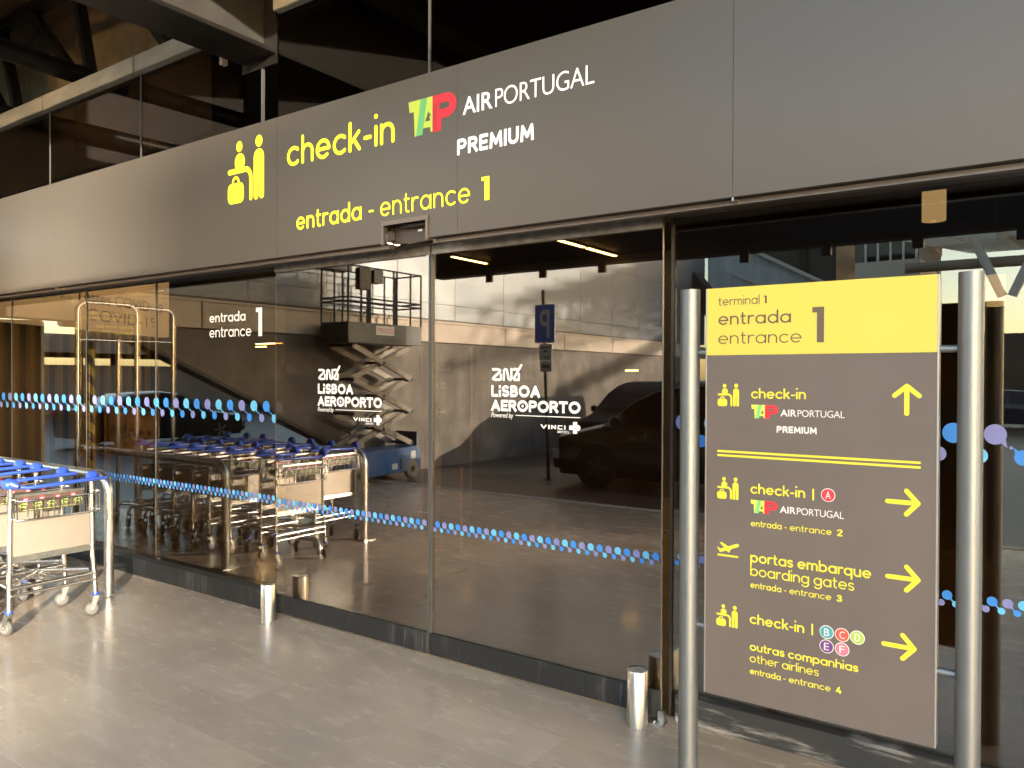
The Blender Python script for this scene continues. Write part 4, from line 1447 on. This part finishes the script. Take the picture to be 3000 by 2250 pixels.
for x, y, lb in ((-9.6, 4.3, 'added unseen fill lamp in front of the gold slats, outermost'), (-10.4, 5.2, 'added unseen fill lamp in front of the gold slats, middle'), (-11.0, 6.2, 'added unseen fill lamp in front of the gold slats, innermost')):  # hidden lamps added to brighten the slats and banner
    t = thing('strip_lamp', (x, y, 3.2), lb, 'lamp', 'warm strip lamps on the hall ceiling')
    MB().box((x - 0.05, y, 3.222), (x + 0.05, y + 0.8, 3.25)).build('housing', M['canopy_dark'], t)
    MB().box((x - 0.045, y + 0.01, 3.20), (x + 0.045, y + 0.79, 3.2215)).build('diffuser', M['lamp_fill'], t)
# exit board and arrows
t = thing('exit_board', (-5.9, 7.0, 1.0), 'brown exit board inside lettered saída and exit with an arrow', 'sign')
MB().box((-6.22, 7.0, 0.95), (-5.50, 7.04, 1.92)).build('panel', M['interior_dark'], t)
bl = [fit_round('saida', -6.12, -5.80, 1.675, 0.07, 0.13, 0.15), fit_type('exit', -6.10, -5.86, 1.46, 1.565, -0.012)]
for v in bl:
    MB().flat(v, (0, 7.0, 0), XA, ZA, 0.002).build('lettering', M['slat_gold'], t)
MB().flat(arrow(-6.03, 1.19, 180, 0.17, 0.075, 0.028), (0, 7.0, 0), XA, ZA, 0.002).build('arrow', M['slat_gold'], t)
for x in (-6.235, -5.495):
    MB().cyl((x, 7.02, 0.01), (x, 7.02, 1.95), 0.014, 10).build('post', M['brass'], t, smooth=True)
# queue posts inside
for x, y, h, lb in ((-4.34, 4.23, 0.74, 'slim brass queue post just behind the left door'), (-4.33, 5.39, 0.80, 'slim brass queue post behind the right door')):
    t = thing('queue_post', (x, y, 0), lb, 'post', 'brass queue posts inside the doors')
    MB().lathe([(0.07, 0.004), (0.07, 0.012), (0.016, 0.016), (0.016, h), (0.0, h + 0.004)], (x, y, 0), 'z', 18).build('stem', M['brass'], t, smooth=True)
t = thing('queue_post', (-4.22, 4.95, 0), 'flat topped queue post with a wide round base behind the door stile', 'post', 'brass queue posts inside the doors')
MB().lathe([(0.0, 0.004), (0.25, 0.004), (0.25, 0.016), (0.24, 0.02), (0.0, 0.02)], (-4.22, 4.95, 0), 'z', 36).build('base', M['zinc'], t, smooth=True)
MB().box((-4.25, 4.94, 0.02), (-4.19, 4.96, 1.05)).build('stem', M['brass'], t, bevel=0.004)
# pieces of luggage and a counter deep inside on the left
t = thing('service_counter', (-8.6, 7.0, 0), 'low dark service counter behind the trolley reflections', 'counter')
MB().box((-9.6, 7.0, 0.004), (-7.4, 7.6, 0.98)).build('body', M['interior_dark'], t, bevel=0.01)
MB().box((-9.65, 6.95, 0.982), (-7.35, 7.65, 1.03)).build('top', M['interior_dark'], t, bevel=0.005)
t = thing('tall_box', (-10.25, 5.6, 0), 'tan upright carton inside the left window', 'box')
MB().box((-10.5, 5.45, 0.6), (-10.0, 5.85, 1.36)).build('body', M['luggage_tan'], t, bevel=0.02)
MB().box((-10.45, 5.5, 0.004), (-10.05, 5.8, 0.598)).build('stand', M['interior_dark'], t)

# ================================================================== ACROSS THE STREET (seen mirrored in the glass)
WX = -9.05
wl = thing('side_wall', (WX, -6, 0), 'stained concrete side wall with a slanting cut, mirrored in the doors', 'wall')
R = 2 * G
poly = [(R - 9.35, -0.01), (R - 7.81, 0.66), (R - 7.0, 1.06), (R - 4.9, 2.06), (R - 4.3, 2.32), (R - 4.3, 2.345), (R - 22.5, 2.345), (R - 22.5, -0.01)]
poly = [(R - 22.5, -0.01), (R - 9.35, -0.01), (R - 7.81, 0.66), (R - 7.0, 1.06), (R - 4.9, 2.06), (R - 4.6, 2.205), (R - 22.5, 2.205)]
MB().prism(poly, (WX - 0.2, 0, 0), (0, 1, 0), ZA, 0.2).build('wall', M['concrete'], wl)
jl = MB()
for k in range(13):
    yj = R - 9.6 - k * 1.02
    jl.box((WX - 0.002, yj - 0.004, 0.0), (WX + 0.002, yj + 0.004, 2.204))
for zj, ys in ((0.80, R - 7.7), (1.52, R - 6.2)):
    jl.box((WX - 0.002, R - 22.4, zj - 0.004), (WX + 0.0025, ys, zj + 0.004))
jl.build('cast_joints', M['far_wall'], wl)
mb = MB()
mb.bar((WX - 0.10, R - 9.45, -0.06), (WX - 0.10, R - 4.5, 2.20), 0.26, 0.05, (0, 0, 1))
mb.build('slanting_edge', M['canopy_dark'], wl)
bd = MB()
y = R - 3.45
while y > R - 22.5:
    bd.box((WX - 0.3, y - 2.28, 2.22), (WX + 0.03, y - 0.008, 2.56))
    y -= 2.288
bd.build('band_panels', M['concrete_beige'], wl, bevel=0.004)
MB().box((WX - 0.3, R - 22.5, 2.562), (WX + 0.05, R - 3.45, 2.60)).build('coping', M['concrete_beige'], wl, bevel=0.004)
MB().box((WX - 0.3, R - 22.5, 2.602), (WX - 0.12, R - 3.45, 2.645)).build('shadow_gap', M['canopy_dark'], wl)
cl = thing('clad_building', (-9.3, -6, 2.65), 'metal clad upper storey over the concrete wall, mirrored in the doors', 'building')
mb = MB()
y = R - 3.45
row = 0
while y > R - 22.5:
    for z0, z1 in ((2.65, 2.93), (2.936, 4.3), (4.306, 6.2), (6.206, 7.8)):
        mb.box((-9.45, y - 1.55, z0), (-9.20 + 0.0, y - 0.006, z1))
    y -= 1.556
mb.build('cladding_panels', M['cladding'], cl)
MB().box((-12.5, R - 22.5, 2.65), (-9.46, R - 3.45, 7.8)).build('body', M['far_wall'], cl)
MB().box((-12.6, R - 22.6, 7.81), (-9.10, R - 3.45, 8.0)).build('roof_edge', M['canopy_dark'], cl)

# scissor lift
LX0, LX1 = -8.93, -8.36
ya, yb = R - 7.82, R - 9.28
lf = thing('scissor_lift', (-8.65, (ya + yb) / 2, 0), 'blue scissor lift raised in front of the concrete wall, mirrored in the left door', 'lift')
mb = MB()
mb.prism([(ya, 0.09), (ya + 0.02, 0.46), (yb - 0.02, 0.50), (yb - 0.08, 0.38), (yb - 0.08, 0.12)], (LX0, 0, 0), (0, 1, 0), ZA, LX1 - LX0)
mb.build('chassis', M['paint_blue'], lf, bevel=0.012)
MB().box((LX1 - 0.002, yb + 0.30, 0.14), (LX1 + 0.006, ya - 0.28, 0.34)).build('tray_door', M['paint_blue'], lf, bevel=0.004)
MB().box((LX1 + 0.001, yb + 0.06, 0.30), (LX1 + 0.004, yb + 0.17, 0.43)).box((LX1 + 0.0065, yb + 0.48, 0.17), (LX1 + 0.009, yb + 0.60, 0.26)).build('label_plate', M['sign_white'], lf)
MB().box((LX1 + 0.0065, yb + 0.38, 0.15), (LX1 + 0.011, yb + 0.43, 0.33)).build('latch', M['lift_dark'], lf)
MB().box((LX0 + 0.05, yb - 0.10, 0.50), (LX1 - 0.05, yb - 0.02, 0.72)).build('ladder_plate', M['lift_grey'], lf)
for yy in (ya - 0.16, yb + 0.14):
    for s, x in ((1, LX1 - 0.075), (-1, LX0 - 0.0)):
        w = MB()
        w.lathe([(0.05, 0.0), (0.125, 0.002), (0.145, 0.02), (0.145, 0.07), (0.125, 0.09), (0.05, 0.095)], (x, yy, 0.145), 'x', 24)
        wo = w.build('wheel', M['tyre_tan'], lf, smooth=True)
        MB().lathe([(0.0, 0.1), (0.045, 0.1), (0.05, 0.093)], (x, yy, 0.145), 'x', 16).build('hub', M['lift_dark'], wo)
z0, st = 0.55, 0.505
for k in range(3):
    zl, zh = z0 + st * k, z0 + st * (k + 1)
    for x in (LX1 - 0.06, LX0 + 0.06):
        MB().bar((x, ya - 0.10, zh), (x, yb + 0.10, zl), 0.035, 0.085, (0, 0, 1)).build('scissor_arm', M['lift_arm'], lf, bevel=0.004)
    for x in (LX1 - 0.12, LX0 + 0.12):
        MB().bar((x, ya - 0.10, zl), (x, yb + 0.10, zh), 0.035, 0.085, (0, 0, 1)).build('scissor_arm', M['lift_arm'], lf, bevel=0.004)
    for yy, zz in ((ya - 0.10, zh), (yb + 0.10, zl), ((ya + yb) / 2, (zl + zh) / 2)):
        MB().cyl((LX0 + 0.03, yy, zz), (LX1 - 0.03, yy, zz), 0.022, 12).build('pivot_pin', M['lift_dark'], lf, smooth=True)
MB().cyl((-8.64, ya - 0.25, 0.75), (-8.64, yb + 0.35, 1.35), 0.035, 12).build('hydraulic_ram', M['lift_arm'], lf, smooth=True)
PZ = 2.10
pf = MB()
pf.box((LX0 - 0.0, yb - 0.06, PZ), (LX1 + 0.02, ya + 0.06, PZ + 0.10))
pf.build('platform', M['lift_grey'], lf, bevel=0.006)
tb_ = MB()
tb_.box((LX1 + 0.0, yb - 0.06, PZ + 0.101), (LX1 + 0.018, ya + 0.06, PZ + 0.30)).box((LX0, yb - 0.06, PZ + 0.101), (LX0 + 0.018, ya + 0.06, PZ + 0.30))
tb_.box((LX0 + 0.019, ya + 0.042, PZ + 0.101), (LX1 - 0.001, ya + 0.06, PZ + 0.30)).box((LX0 + 0.019, yb - 0.06, PZ + 0.101), (LX1 - 0.001, yb - 0.042, PZ + 0.30))
tb_.build('toe_board', M['lift_grey'], lf)
rl = MB()
for yy in (ya + 0.05, ya - 0.20, ya - 0.36, (ya + yb) / 2 - 0.15, (ya + yb) / 2 - 0.22, yb + 0.20, yb - 0.05):
    rl.cyl((LX1 + 0.008, yy, PZ + 0.30), (LX1 + 0.008, yy, PZ + 1.12), 0.015, 8)
    rl.cyl((LX0 + 0.008, yy, PZ + 0.30), (LX0 + 0.008, yy, PZ + 1.12), 0.015, 8)
for zz in (0.66, 0.60, 1.12):
    rl.cyl((LX1 + 0.008, ya + 0.05, PZ + zz), (LX1 + 0.008, yb - 0.05, PZ + zz), 0.013, 8)
    rl.cyl((LX0 + 0.008, ya + 0.05, PZ + zz), (LX0 + 0.008, yb - 0.05, PZ + zz), 0.013, 8)
    for yy in (ya + 0.05, yb - 0.05):
        rl.cyl((LX0 + 0.008, yy, PZ + zz), (LX1 + 0.008, yy, PZ + zz), 0.013, 8)
rl.build('guard_rails', M['lift_dark'], lf, smooth=True)
MB().box((LX1 - 0.04, ya - 0.36, PZ + 0.78), (LX1 + 0.06, ya - 0.12, PZ + 1.10)).build('document_box', M['lift_dark'], lf, bevel=0.008)
MB().box((LX1 - 0.10, ya - 0.62, PZ + 0.90), (LX1 + 0.05, ya - 0.42, PZ + 1.10)).build('control_box', M['lift_grey'], lf, bevel=0.008)
nb = MB().box((LX1 + 0.0185, ya - 0.50, PZ + 0.13), (LX1 + 0.022, ya - 0.88, PZ + 0.27)).build('name_board', M['sign_white'], lf)
MB().flat(fit_type('SOGIPE', R - 8.70 + 0.02, R - 8.32 - 0.02, PZ + 0.165, PZ + 0.235, 0.0), (LX1 + 0.022, 0, 0), (0, 1, 0), ZA, 0.001).build('lettering', M['badge_red'], nb)

# parking sign
ps = thing('parking_sign', (-6.54, R - 10.32, 0), 'blue P parking sign with two white plates, mirrored in the right door', 'road sign')
py = R - 10.32
MB().cyl((-6.545, py, -0.012), (-6.66, py, 2.98), 0.028, 14).build('pole', M['pole_dark'], ps, smooth=True)
MB().prism(rrect(0, 0, 0.375, 0.605, 0.035), (-6.41, py + 0.035, 2.145), (-1, 0, 0), ZA, 0.012).build('plate', M['sign_white'], ps)
MB().prism(rrect(0.012, 0.012, 0.363, 0.593, 0.03), (-6.41, py + 0.0475, 2.145), (-1, 0, 0), ZA, 0.002).build('blue_field', M['parking_blue'], ps)
MB().flat(fit_type('P', 0.095, 0.275, 0.08, 0.52, 0.012), (-6.41, py + 0.0495, 2.145), (-1, 0, 0), ZA, 0.002).build('letter', M['sign_white'], ps)
MB().box((-6.70, py + 0.035, 1.865), (-6.465, py + 0.045, 2.125)).build('info_plate', M['sign_white'], ps)
MB().box((-6.67, py + 0.0455, 2.06), (-6.50, py + 0.0465, 2.085)).box((-6.62, py + 0.0455, 2.0), (-6.55, py + 0.0465, 2.03)).build('info_text', M['sign_mid'], ps)
MB().box((-6.62, py + 0.0455, 1.90), (-6.50, py + 0.0465, 1.935)).build('green_text', M['logo_green'], ps)
MB().box((-6.68, py + 0.035, 1.69), (-6.465, py + 0.045, 1.855)).build('arrow_plate', M['sign_white'], ps)
MB().flat(union([[(0.03, 0.055), (0.135, 0.055), (0.135, 0.03), (0.19, 0.08), (0.135, 0.13), (0.135, 0.105), (0.03, 0.105)]]), (-6.675, py + 0.046, 1.695), (1, 0, 0), ZA, -0.002).build('arrow', M['sign_mid'], ps)
MB().lathe([(0.0, 0.012), (0.10, 0.008), (0.11, 0.0)], (-6.545, py, -0.012), 'z', 18).build('base_plate', M['pole_dark'], ps)


# vehicles
def mt_dark(p):
    return p in (M['car_black'], M['car_matt'])


def vehicle(name, label, cat, loc, rz, paint, st, W, wheels, wr, side_win, group=None):
    """st: stations from the nose: x, z low, z belt, z roof, half width at belt, half width at roof"""
    t = thing(name, (0, 0, 0), label, cat, group)
    b = MB()
    n = len(st)
    vs = []
    for x, zl, zbt, zr, wb, wt in st:
        vs += [(x, -wb * 0.94, zl), (x, -wb, zl + (zbt - zl) * 0.45), (x, -wb * 0.985, zbt), (x, -wt, zr - 0.03), (x, -wt * 0.75, zr),
               (x, wt * 0.75, zr), (x, wt, zr - 0.03), (x, wb * 0.985, zbt), (x, wb, zl + (zbt - zl) * 0.45), (x, wb * 0.94, zl)]
    fs = []
    for i in range(n - 1):
        for k in range(10):
            k2 = (k + 1) % 10
            fs.append((i * 10 + k, i * 10 + k2, (i + 1) * 10 + k2, (i + 1) * 10 + k))
    fs.append(tuple(range(9, -1, -1)))
    fs.append(tuple((n - 1) * 10 + k for k in range(10)))
    b.add(vs, fs)
    bo = b.build('body', paint, t, smooth=True, bevel=0.015)
    for s in (-1, 1):
        for poly, wz in side_win:
            q = MB()
            pts = []
            for px, pz, f in poly:
                pts.append((px, s * (f + 0.004), pz))
            k = len(pts)
            q.add(pts + [(p[0], p[1] - s * 0.02, p[2]) for p in pts], [tuple(range(k)), tuple(range(2 * k - 1, k - 1, -1))] + [(i, (i + 1) % k, k + (i + 1) % k, k + i) for i in range(k)])
            q.build('side_window', M['car_glass'], t)
    i = [j for j in range(n - 1) if st[j + 1][3] - st[j][3] > 0.25]
    if i:
        a, c = st[i[0]], st[i[0] + 1]
        q = MB()
        q.add([(a[0] + 0.03, -a[5] * 0.9, a[3] + 0.03), (a[0] + 0.03, a[5] * 0.9, a[3] + 0.03), (c[0] - 0.005, c[5] * 0.86, c[3] - 0.02), (c[0] - 0.005, -c[5] * 0.86, c[3] - 0.02)], [(0, 1, 2, 3)])
        for v in q.v:
            v.x -= 0.014
            v.z += 0.014
        q.build('windscreen', M['car_matt'] if paint is M['car_matt'] else M['car_glass'], t)
    for s in (-1, 1):
        MB().box((st[0][0] - 0.012, s * W * 0.30, st[0][2] - 0.13), (st[1][0] + 0.02, s * W * 0.47, st[0][2] + 0.01)).build('headlight', M['headlight'], t, bevel=0.01)
        MB().box((st[-1][0] - 0.02, s * W * 0.38, st[-1][2] - 0.12), (st[-1][0] + 0.012, s * W * 0.47, st[-1][2] + 0.12)).build('tail_light', M['taillight'], t, bevel=0.008)
        mx = [p for p in st if p[3] - p[2] > 0.25][0]
        MB().box((mx[0] - 0.28, s * (W / 2 + 0.01), mx[2] + 0.02), (mx[0] - 0.16, s * (W / 2 + 0.11), mx[2] + 0.14)).build('side_mirror', paint, t, bevel=0.02)
    MB().box((st[0][0] - 0.03, -W * 0.44, st[0][1] + 0.0), (st[1][0], W * 0.44, st[0][1] + 0.17)).build('bumper', M['lift_dark'], t, bevel=0.02)
    for wx in wheels:
        for s in (-1, 1):
            yy = s * (W / 2 - 0.09)
            MB().lathe([(0.0, 0.0), (wr * 1.17, 0.0), (wr * 1.17, 0.004), (0.0, 0.004)], (wx, s * (W / 2 - 0.004) - (0.004 if s < 0 else 0), wr + 0.02), 'y', 28).build('wheel_arch', M['lift_dark'], t)
            w = MB().lathe([(wr * 0.6, -0.10), (wr * 0.93, -0.10), (wr, -0.07), (wr, 0.07), (wr * 0.93, 0.10), (wr * 0.6, 0.10)], (wx, yy, wr), 'y', 28).build('wheel', M['tyre'], t, smooth=True)
            rm = MB().lathe([(0.0, s * 0.075), (wr * 0.62, s * 0.07), (wr * 0.64, s * 0.102)], (wx, yy, wr), 'y', 24)
            for q in range(5):
                a = 2 * pi * q / 5
                rm.bar((wx + wr * 0.1 * cos(a), yy + s * 0.09, wr + wr * 0.1 * sin(a)), (wx + wr * 0.6 * cos(a), yy + s * 0.095, wr + wr * 0.6 * sin(a)), 0.05, 0.02, (0, 1, 0))
            rm.build('rim', M['rim_dark'] if mt_dark(paint) else M['rim'], w)
    t.location = loc
    t.rotation_euler = (0, 0, rz)
    return t


VAN = [(0.0, 0.24, 0.52, 0.58, 0.66, 0.60), (0.10, 0.16, 0.70, 0.77, 0.80, 0.72), (0.85, 0.16, 0.88, 0.95, 0.85, 0.76), (1.33, 0.16, 0.90, 1.31, 0.85, 0.72), (1.77, 0.16, 0.90, 1.47, 0.85, 0.71),
       (2.15, 0.16, 0.90, 1.53, 0.85, 0.71), (4.15, 0.16, 0.90, 1.53, 0.85, 0.71), (4.28, 0.22, 0.86, 1.45, 0.82, 0.68)]
VW_ = [([(1.25, 0.93, 0.835), (2.15, 0.93, 0.835), (2.15, 1.40, 0.735), (1.80, 1.36, 0.74), (1.48, 1.20, 0.775)], 0), ([(2.22, 0.93, 0.835), (3.15, 0.93, 0.835), (3.15, 1.42, 0.73), (2.22, 1.42, 0.73)], 0), ([(3.22, 0.93, 0.835), (4.02, 0.93, 0.835), (4.02, 1.40, 0.735), (3.22, 1.42, 0.73)], 0)]
vehicle('parked_van', 'black people carrier van parked across the street, mirrored in the right door', 'van', (-6.27, R - 10.80, -0.012), 0.0, M['car_black'], VAN, 1.70, (0.78, 3.45), 0.29, VW_)
vehicle('parked_van', 'matt black panel van standing behind the people carrier, mirrored in the right door', 'van', (-6.85, -6.15, -0.012), -pi / 2, M['car_matt'], VAN, 1.70, (0.78, 3.45), 0.29, VW_)
SED = [(0.0, 0.24, 0.48, 0.52, 0.66, 0.58), (0.12, 0.16, 0.60, 0.66, 0.78, 0.70), (1.0, 0.15, 0.74, 0.80, 0.80, 0.70), (1.7, 0.15, 0.76, 1.20, 0.80, 0.60), (2.2, 0.15, 0.78, 1.26, 0.80, 0.60), (2.9, 0.15, 0.80, 1.20, 0.80, 0.60), (3.6, 0.16, 0.82, 0.90, 0.80, 0.68), (4.0, 0.22, 0.78, 0.86, 0.74, 0.64)]
SW_ = [([(1.35, 0.80, 0.785), (2.3, 0.80, 0.785), (2.3, 1.17, 0.655), (1.8, 1.13, 0.67)], 0), ([(2.36, 0.80, 0.785), (3.3, 0.82, 0.785), (2.9, 1.12, 0.67), (2.36, 1.17, 0.655)], 0)]
vehicle('parked_car', 'dark navy saloon car far across the road, mirrored at the right edge', 'car', (-3.6, R - 30.5, -0.012), 0.0, M['car_navy'], SED, 1.60, (0.75, 3.1), 0.29, SW_, 'cars parked across the road')
for i, (x, y, rz, mt, lb) in enumerate(((-13.2, 1.4, pi / 2, 'car_red', 'dark red saloon car past the slanting wall, mirrored behind the trolleys'), (-15.6, 0.3, pi / 2, 'car_black', 'black saloon car past the slanting wall, mirrored in the left windows'),
                                         (-18.5, 1.8, pi / 2, 'car_silver', 'silver saloon car past the slanting wall, mirrored at the far left'), (-17.8, -5.5, pi / 2, 'car_navy', 'navy saloon car behind the others past the slanting wall'))):
    vehicle('parked_car', lb, 'car', (x, y, -0.012), rz, M[mt], SED, 1.60, (0.75, 3.1), 0.29, SW_, 'cars parked across the road')
fb = thing('far_terminal', (-34, -4, 0), 'long dark low building far beyond the parked cars, mirrored at the left', 'building')
MB().box((-42, -26, -0.02), (-34, 8, 2.05)).build('wall', M['far_wall'], fb)
MB().box((-43, -27, 2.55), (-33, 9, 3.3)).build('roof', M['far_wall'], fb)
for k in range(8):
    MB().cyl((-34.6, -24 + k * 4.2, 2.051), (-34.6, -24 + k * 4.2, 2.549), 0.2, 10).build('column', M['far_wall'], fb)
lp = thing('lamp_post', (-16.2, -1.0, 0), 'twin headed street lamp against the bright sky, mirrored at the left edge', 'street lamp')
MB().cyl((-16.2, -1.0, -0.012), (-16.2, -1.0, 2.62), 0.05, 12, r2=0.035).build('pole', M['pole_dark'], lp, smooth=True)
for s in (-1, 1):
    MB().box((-16.34, -1.0 + s * 0.03, 2.58), (-16.06, -1.0 + s * 0.42, 2.72)).build('lamp_head', M['pole_dark'], lp, bevel=0.03)

# far end of the street: ramp parapet, offices, space frame roof
rw = thing('ramp_parapet', (-7, R - 25, 0), 'pale metal parapet of a sloping ramp, mirrored above the directory sign', 'parapet')
yq = R - 24.2
MB().prism([(5.0, 0.0), (9.3, 0.0), (9.3, 5.70), (8.2, 5.80), (5.0, 4.02)], (0, yq - 0.3, 0), (-1, 0, 0), ZA, 0.3).build('panel_wall', M['ramp_pale'], rw)
MB().bar((-8.25, yq + 0.03, 5.86), (-4.95, yq + 0.03, 4.05), 0.4, 0.10).build('top_rail', M['white_steel'], rw)
MB().bar((-8.5, yq + 0.03, 4.95), (-5.0, yq + 0.03, 3.25), 0.06, 0.06).build('lower_rail', M['white_steel'], rw)
sc_ = MB().bar((-10.1, R - 23, 5.6), (-8.2, R - 23, 3.2), 0.55, 0.75, (0, 1, 0)).build('slanting_strut', M['canopy_dark'], bevel=0.03)
tag(sc_, 'dark slanting strut beside the pale ramp, mirrored above the left sign post', 'strut')
dk = thing('stair_tower', (-6.3, R - 28, 0), 'dark brown stair tower behind the ramp, mirrored above the sign', 'tower')
MB().box((-8.6, R - 31, -0.01), (-6.2, R - 28, 8.2)).build('wall', M['canopy_dark'], dk)
MB().box((-7.4, R - 27.98, 4.4), (-7.15, R - 27.9, 6.4)).build('window', M['car_glass'], dk)
of = thing('office_block', (-8, R - 41, 0), 'beige office block with a ribbon of windows, mirrored above the sign', 'building')
MB().box((-13, R - 46, -0.01), (-4.9, R - 38, 6.9)).build('lower_wall', M['office_wall'], of)
MB().box((-13, R - 46, 8.0), (-4.9, R - 38, 8.6)).build('upper_wall', M['office_wall'], of)
MB().box((-12.9, R - 45.9, 6.901), (-5.0, R - 38.1, 7.999)).build('ribbon_glass', M['car_glass'], of)
mb = MB()
for k in range(16):
    x = -12.9 + k * 0.52
    mb.box((x, R - 38.1 + 0.002, 6.9015), (x + 0.09, R - 38.0, 7.9985))
for k in range(14):
    yy = R - 38.3 - k * 0.55
    mb.box((-4.999, yy - 0.09, 6.9015), (-4.9, yy, 7.9985))
mb.build('window_bars', M['white_steel'], of)
MB().box((-13.6, R - 46.5, 8.601), (-4.2, R - 37.3, 8.9)).build('roof_edge', M['roof_brown'], of)
pb = thing('pipe_beam', (0, R - 34, 5.95), 'thick horizontal pipe beam, mirrored just above the sign header', 'beam')
MB().cyl((-4.9, R - 34, 5.97), (14, R - 34, 5.97), 0.20, 20).build('pipe', M['roof_brown'], pb, smooth=True)
fr = thing('space_frame_roof', (4, R - 42, 7), 'space frame roof of white steel bars under brown decking, mirrored at the upper right', 'roof')
mb = MB()
X0, X1, Y0, Y1 = -4.5, 14.0, R - 30, R - 58


def zroof(yy):
    return 6.5 + (Y0 - yy) * 0.116


nx, ny = 13, 13
for i in range(nx + 1):
    x = X0 + (X1 - X0) * i / nx
    mb.bar((x, Y0, zroof(Y0)), (x, Y1, zroof(Y1)), 0.07, 0.07)
    if i < nx:
        x2 = X0 + (X1 - X0) * (i + 0.5) / nx
        mb.bar((x2, Y0, zroof(Y0) + 1.0), (x2, Y1, zroof(Y1) + 1.0), 0.07, 0.07)
for j in range(ny + 1):
    yy = Y0 + (Y1 - Y0) * j / ny
    mb.bar((X0, yy, zroof(yy)), (X1, yy, zroof(yy)), 0.07, 0.07)
    if j < ny:
        for i in range(nx):
            xa, xb = X0 + (X1 - X0) * i / nx, X0 + (X1 - X0) * (i + 1) / nx
            xm = (xa + xb) / 2
            y2 = Y0 + (Y1 - Y0) * (j + 1) / ny
            ym = (yy + y2) / 2
            for cx, cy in ((xa, yy), (xb, yy), (xa, y2), (xb, y2)):
                mb.bar((cx, cy, zroof(cy)), (xm, ym, zroof(ym) + 1.0), 0.055, 0.055)
mb.build('frame_bars', M['white_steel'], fr)
MB().prism([(-Y1, zroof(Y1) + 1.12), (-(Y0 - 3.0), zroof(Y0 - 3.0) + 1.12), (-(Y0 - 3.0), zroof(Y0 - 3.0) + 1.25), (-Y1, zroof(Y1) + 1.25)], (X0 + 2.6, 0, 0), (0, -1, 0), ZA, -(X1 - X0 - 2.6)).build('decking', M['roof_brown'], fr)
for (xa, za), (xb, zb_) in (((-2.55, 6.85), (-1.6, 4.6)), ((-0.35, 6.85), (-1.3, 4.6)), ((3.0, 6.9), (4.2, 4.0))):
    o = MB().cyl((xa, R - 33, za), (xb, R - 33, zb_), 0.16, 16).build('roof_strut', M['white_steel'], smooth=True)
    tag(o, {-2.55: 'white slanting tube strut leaning right, mirrored at the upper right', -0.35: 'white slanting tube strut leaning left, mirrored at the right edge', 3.0: 'white slanting strut outside the right edge'}[xa], 'strut', 'tube struts under the space frame roof')
fw = thing('street_wall', (0, R - 60, 0), 'dark low street front closing the far end of the road', 'building')
MB().box((-13, R - 66, -0.01), (30, R - 60, 4.6)).build('wall', M['far_wall'], fw)

# unseen blocks added towards the sun, shaped to shade the entrance and side wall
dx_, dy_ = cos(SUN_AZ), sin(SUN_AZ)
nx_, ny_ = -dy_, dx_


def far_block(name, label, p0, p1, dist, h0, h1, depth, mat, root=None):
    t = thing(name, (dx_ * dist, dy_ * dist, 0), label, 'building')
    q = [(nx_ * p + dx_ * e, ny_ * p + dy_ * e) for e in (dist, dist + depth) for p in (p0, p1)]
    v = [(x, y, -0.02) for x, y in q] + [(q[0][0], q[0][1], h0), (q[1][0], q[1][1], h1), (q[2][0], q[2][1], h0), (q[3][0], q[3][1], h1)]
    MB().add(v, [(0, 1, 3, 2), (4, 6, 7, 5), (0, 4, 5, 1), (1, 5, 7, 3), (3, 7, 6, 2), (2, 6, 4, 0)]).build('wall', mat, t)
    w = MB()
    n = max(2, int((p1 - p0) / 3))
    for fl in range(int(min(h0, h1) / 3.2)):
        for i in range(n):
            pa = p0 + (p1 - p0) * (i + 0.2) / n
            pb_ = p0 + (p1 - p0) * (i + 0.8) / n
            z = 1.0 + fl * 3.2
            e = dist - 0.03
            a = (nx_ * pa + dx_ * e, ny_ * pa + dy_ * e)
            b = (nx_ * pb_ + dx_ * e, ny_ * pb_ + dy_ * e)
            w.add([(a[0], a[1], z), (b[0], b[1], z), (b[0], b[1], z + 1.6), (a[0], a[1], z + 1.6)], [(0, 1, 2, 3)])
    w.build('windows', M['car_glass'], t)


far_block('sun_blocker', 'tall pale block added out of view to keep the sun off the entrance', -1.35, 70.0, 130.0, 25.0, 25.0, 12.0, M['office_wall'])
far_block('sun_blocker', 'lower pale block added out of view to keep the sun off the side wall', -7.25, -2.75, 100.0, 20.3, 20.3, 8.0, M['office_wall'])
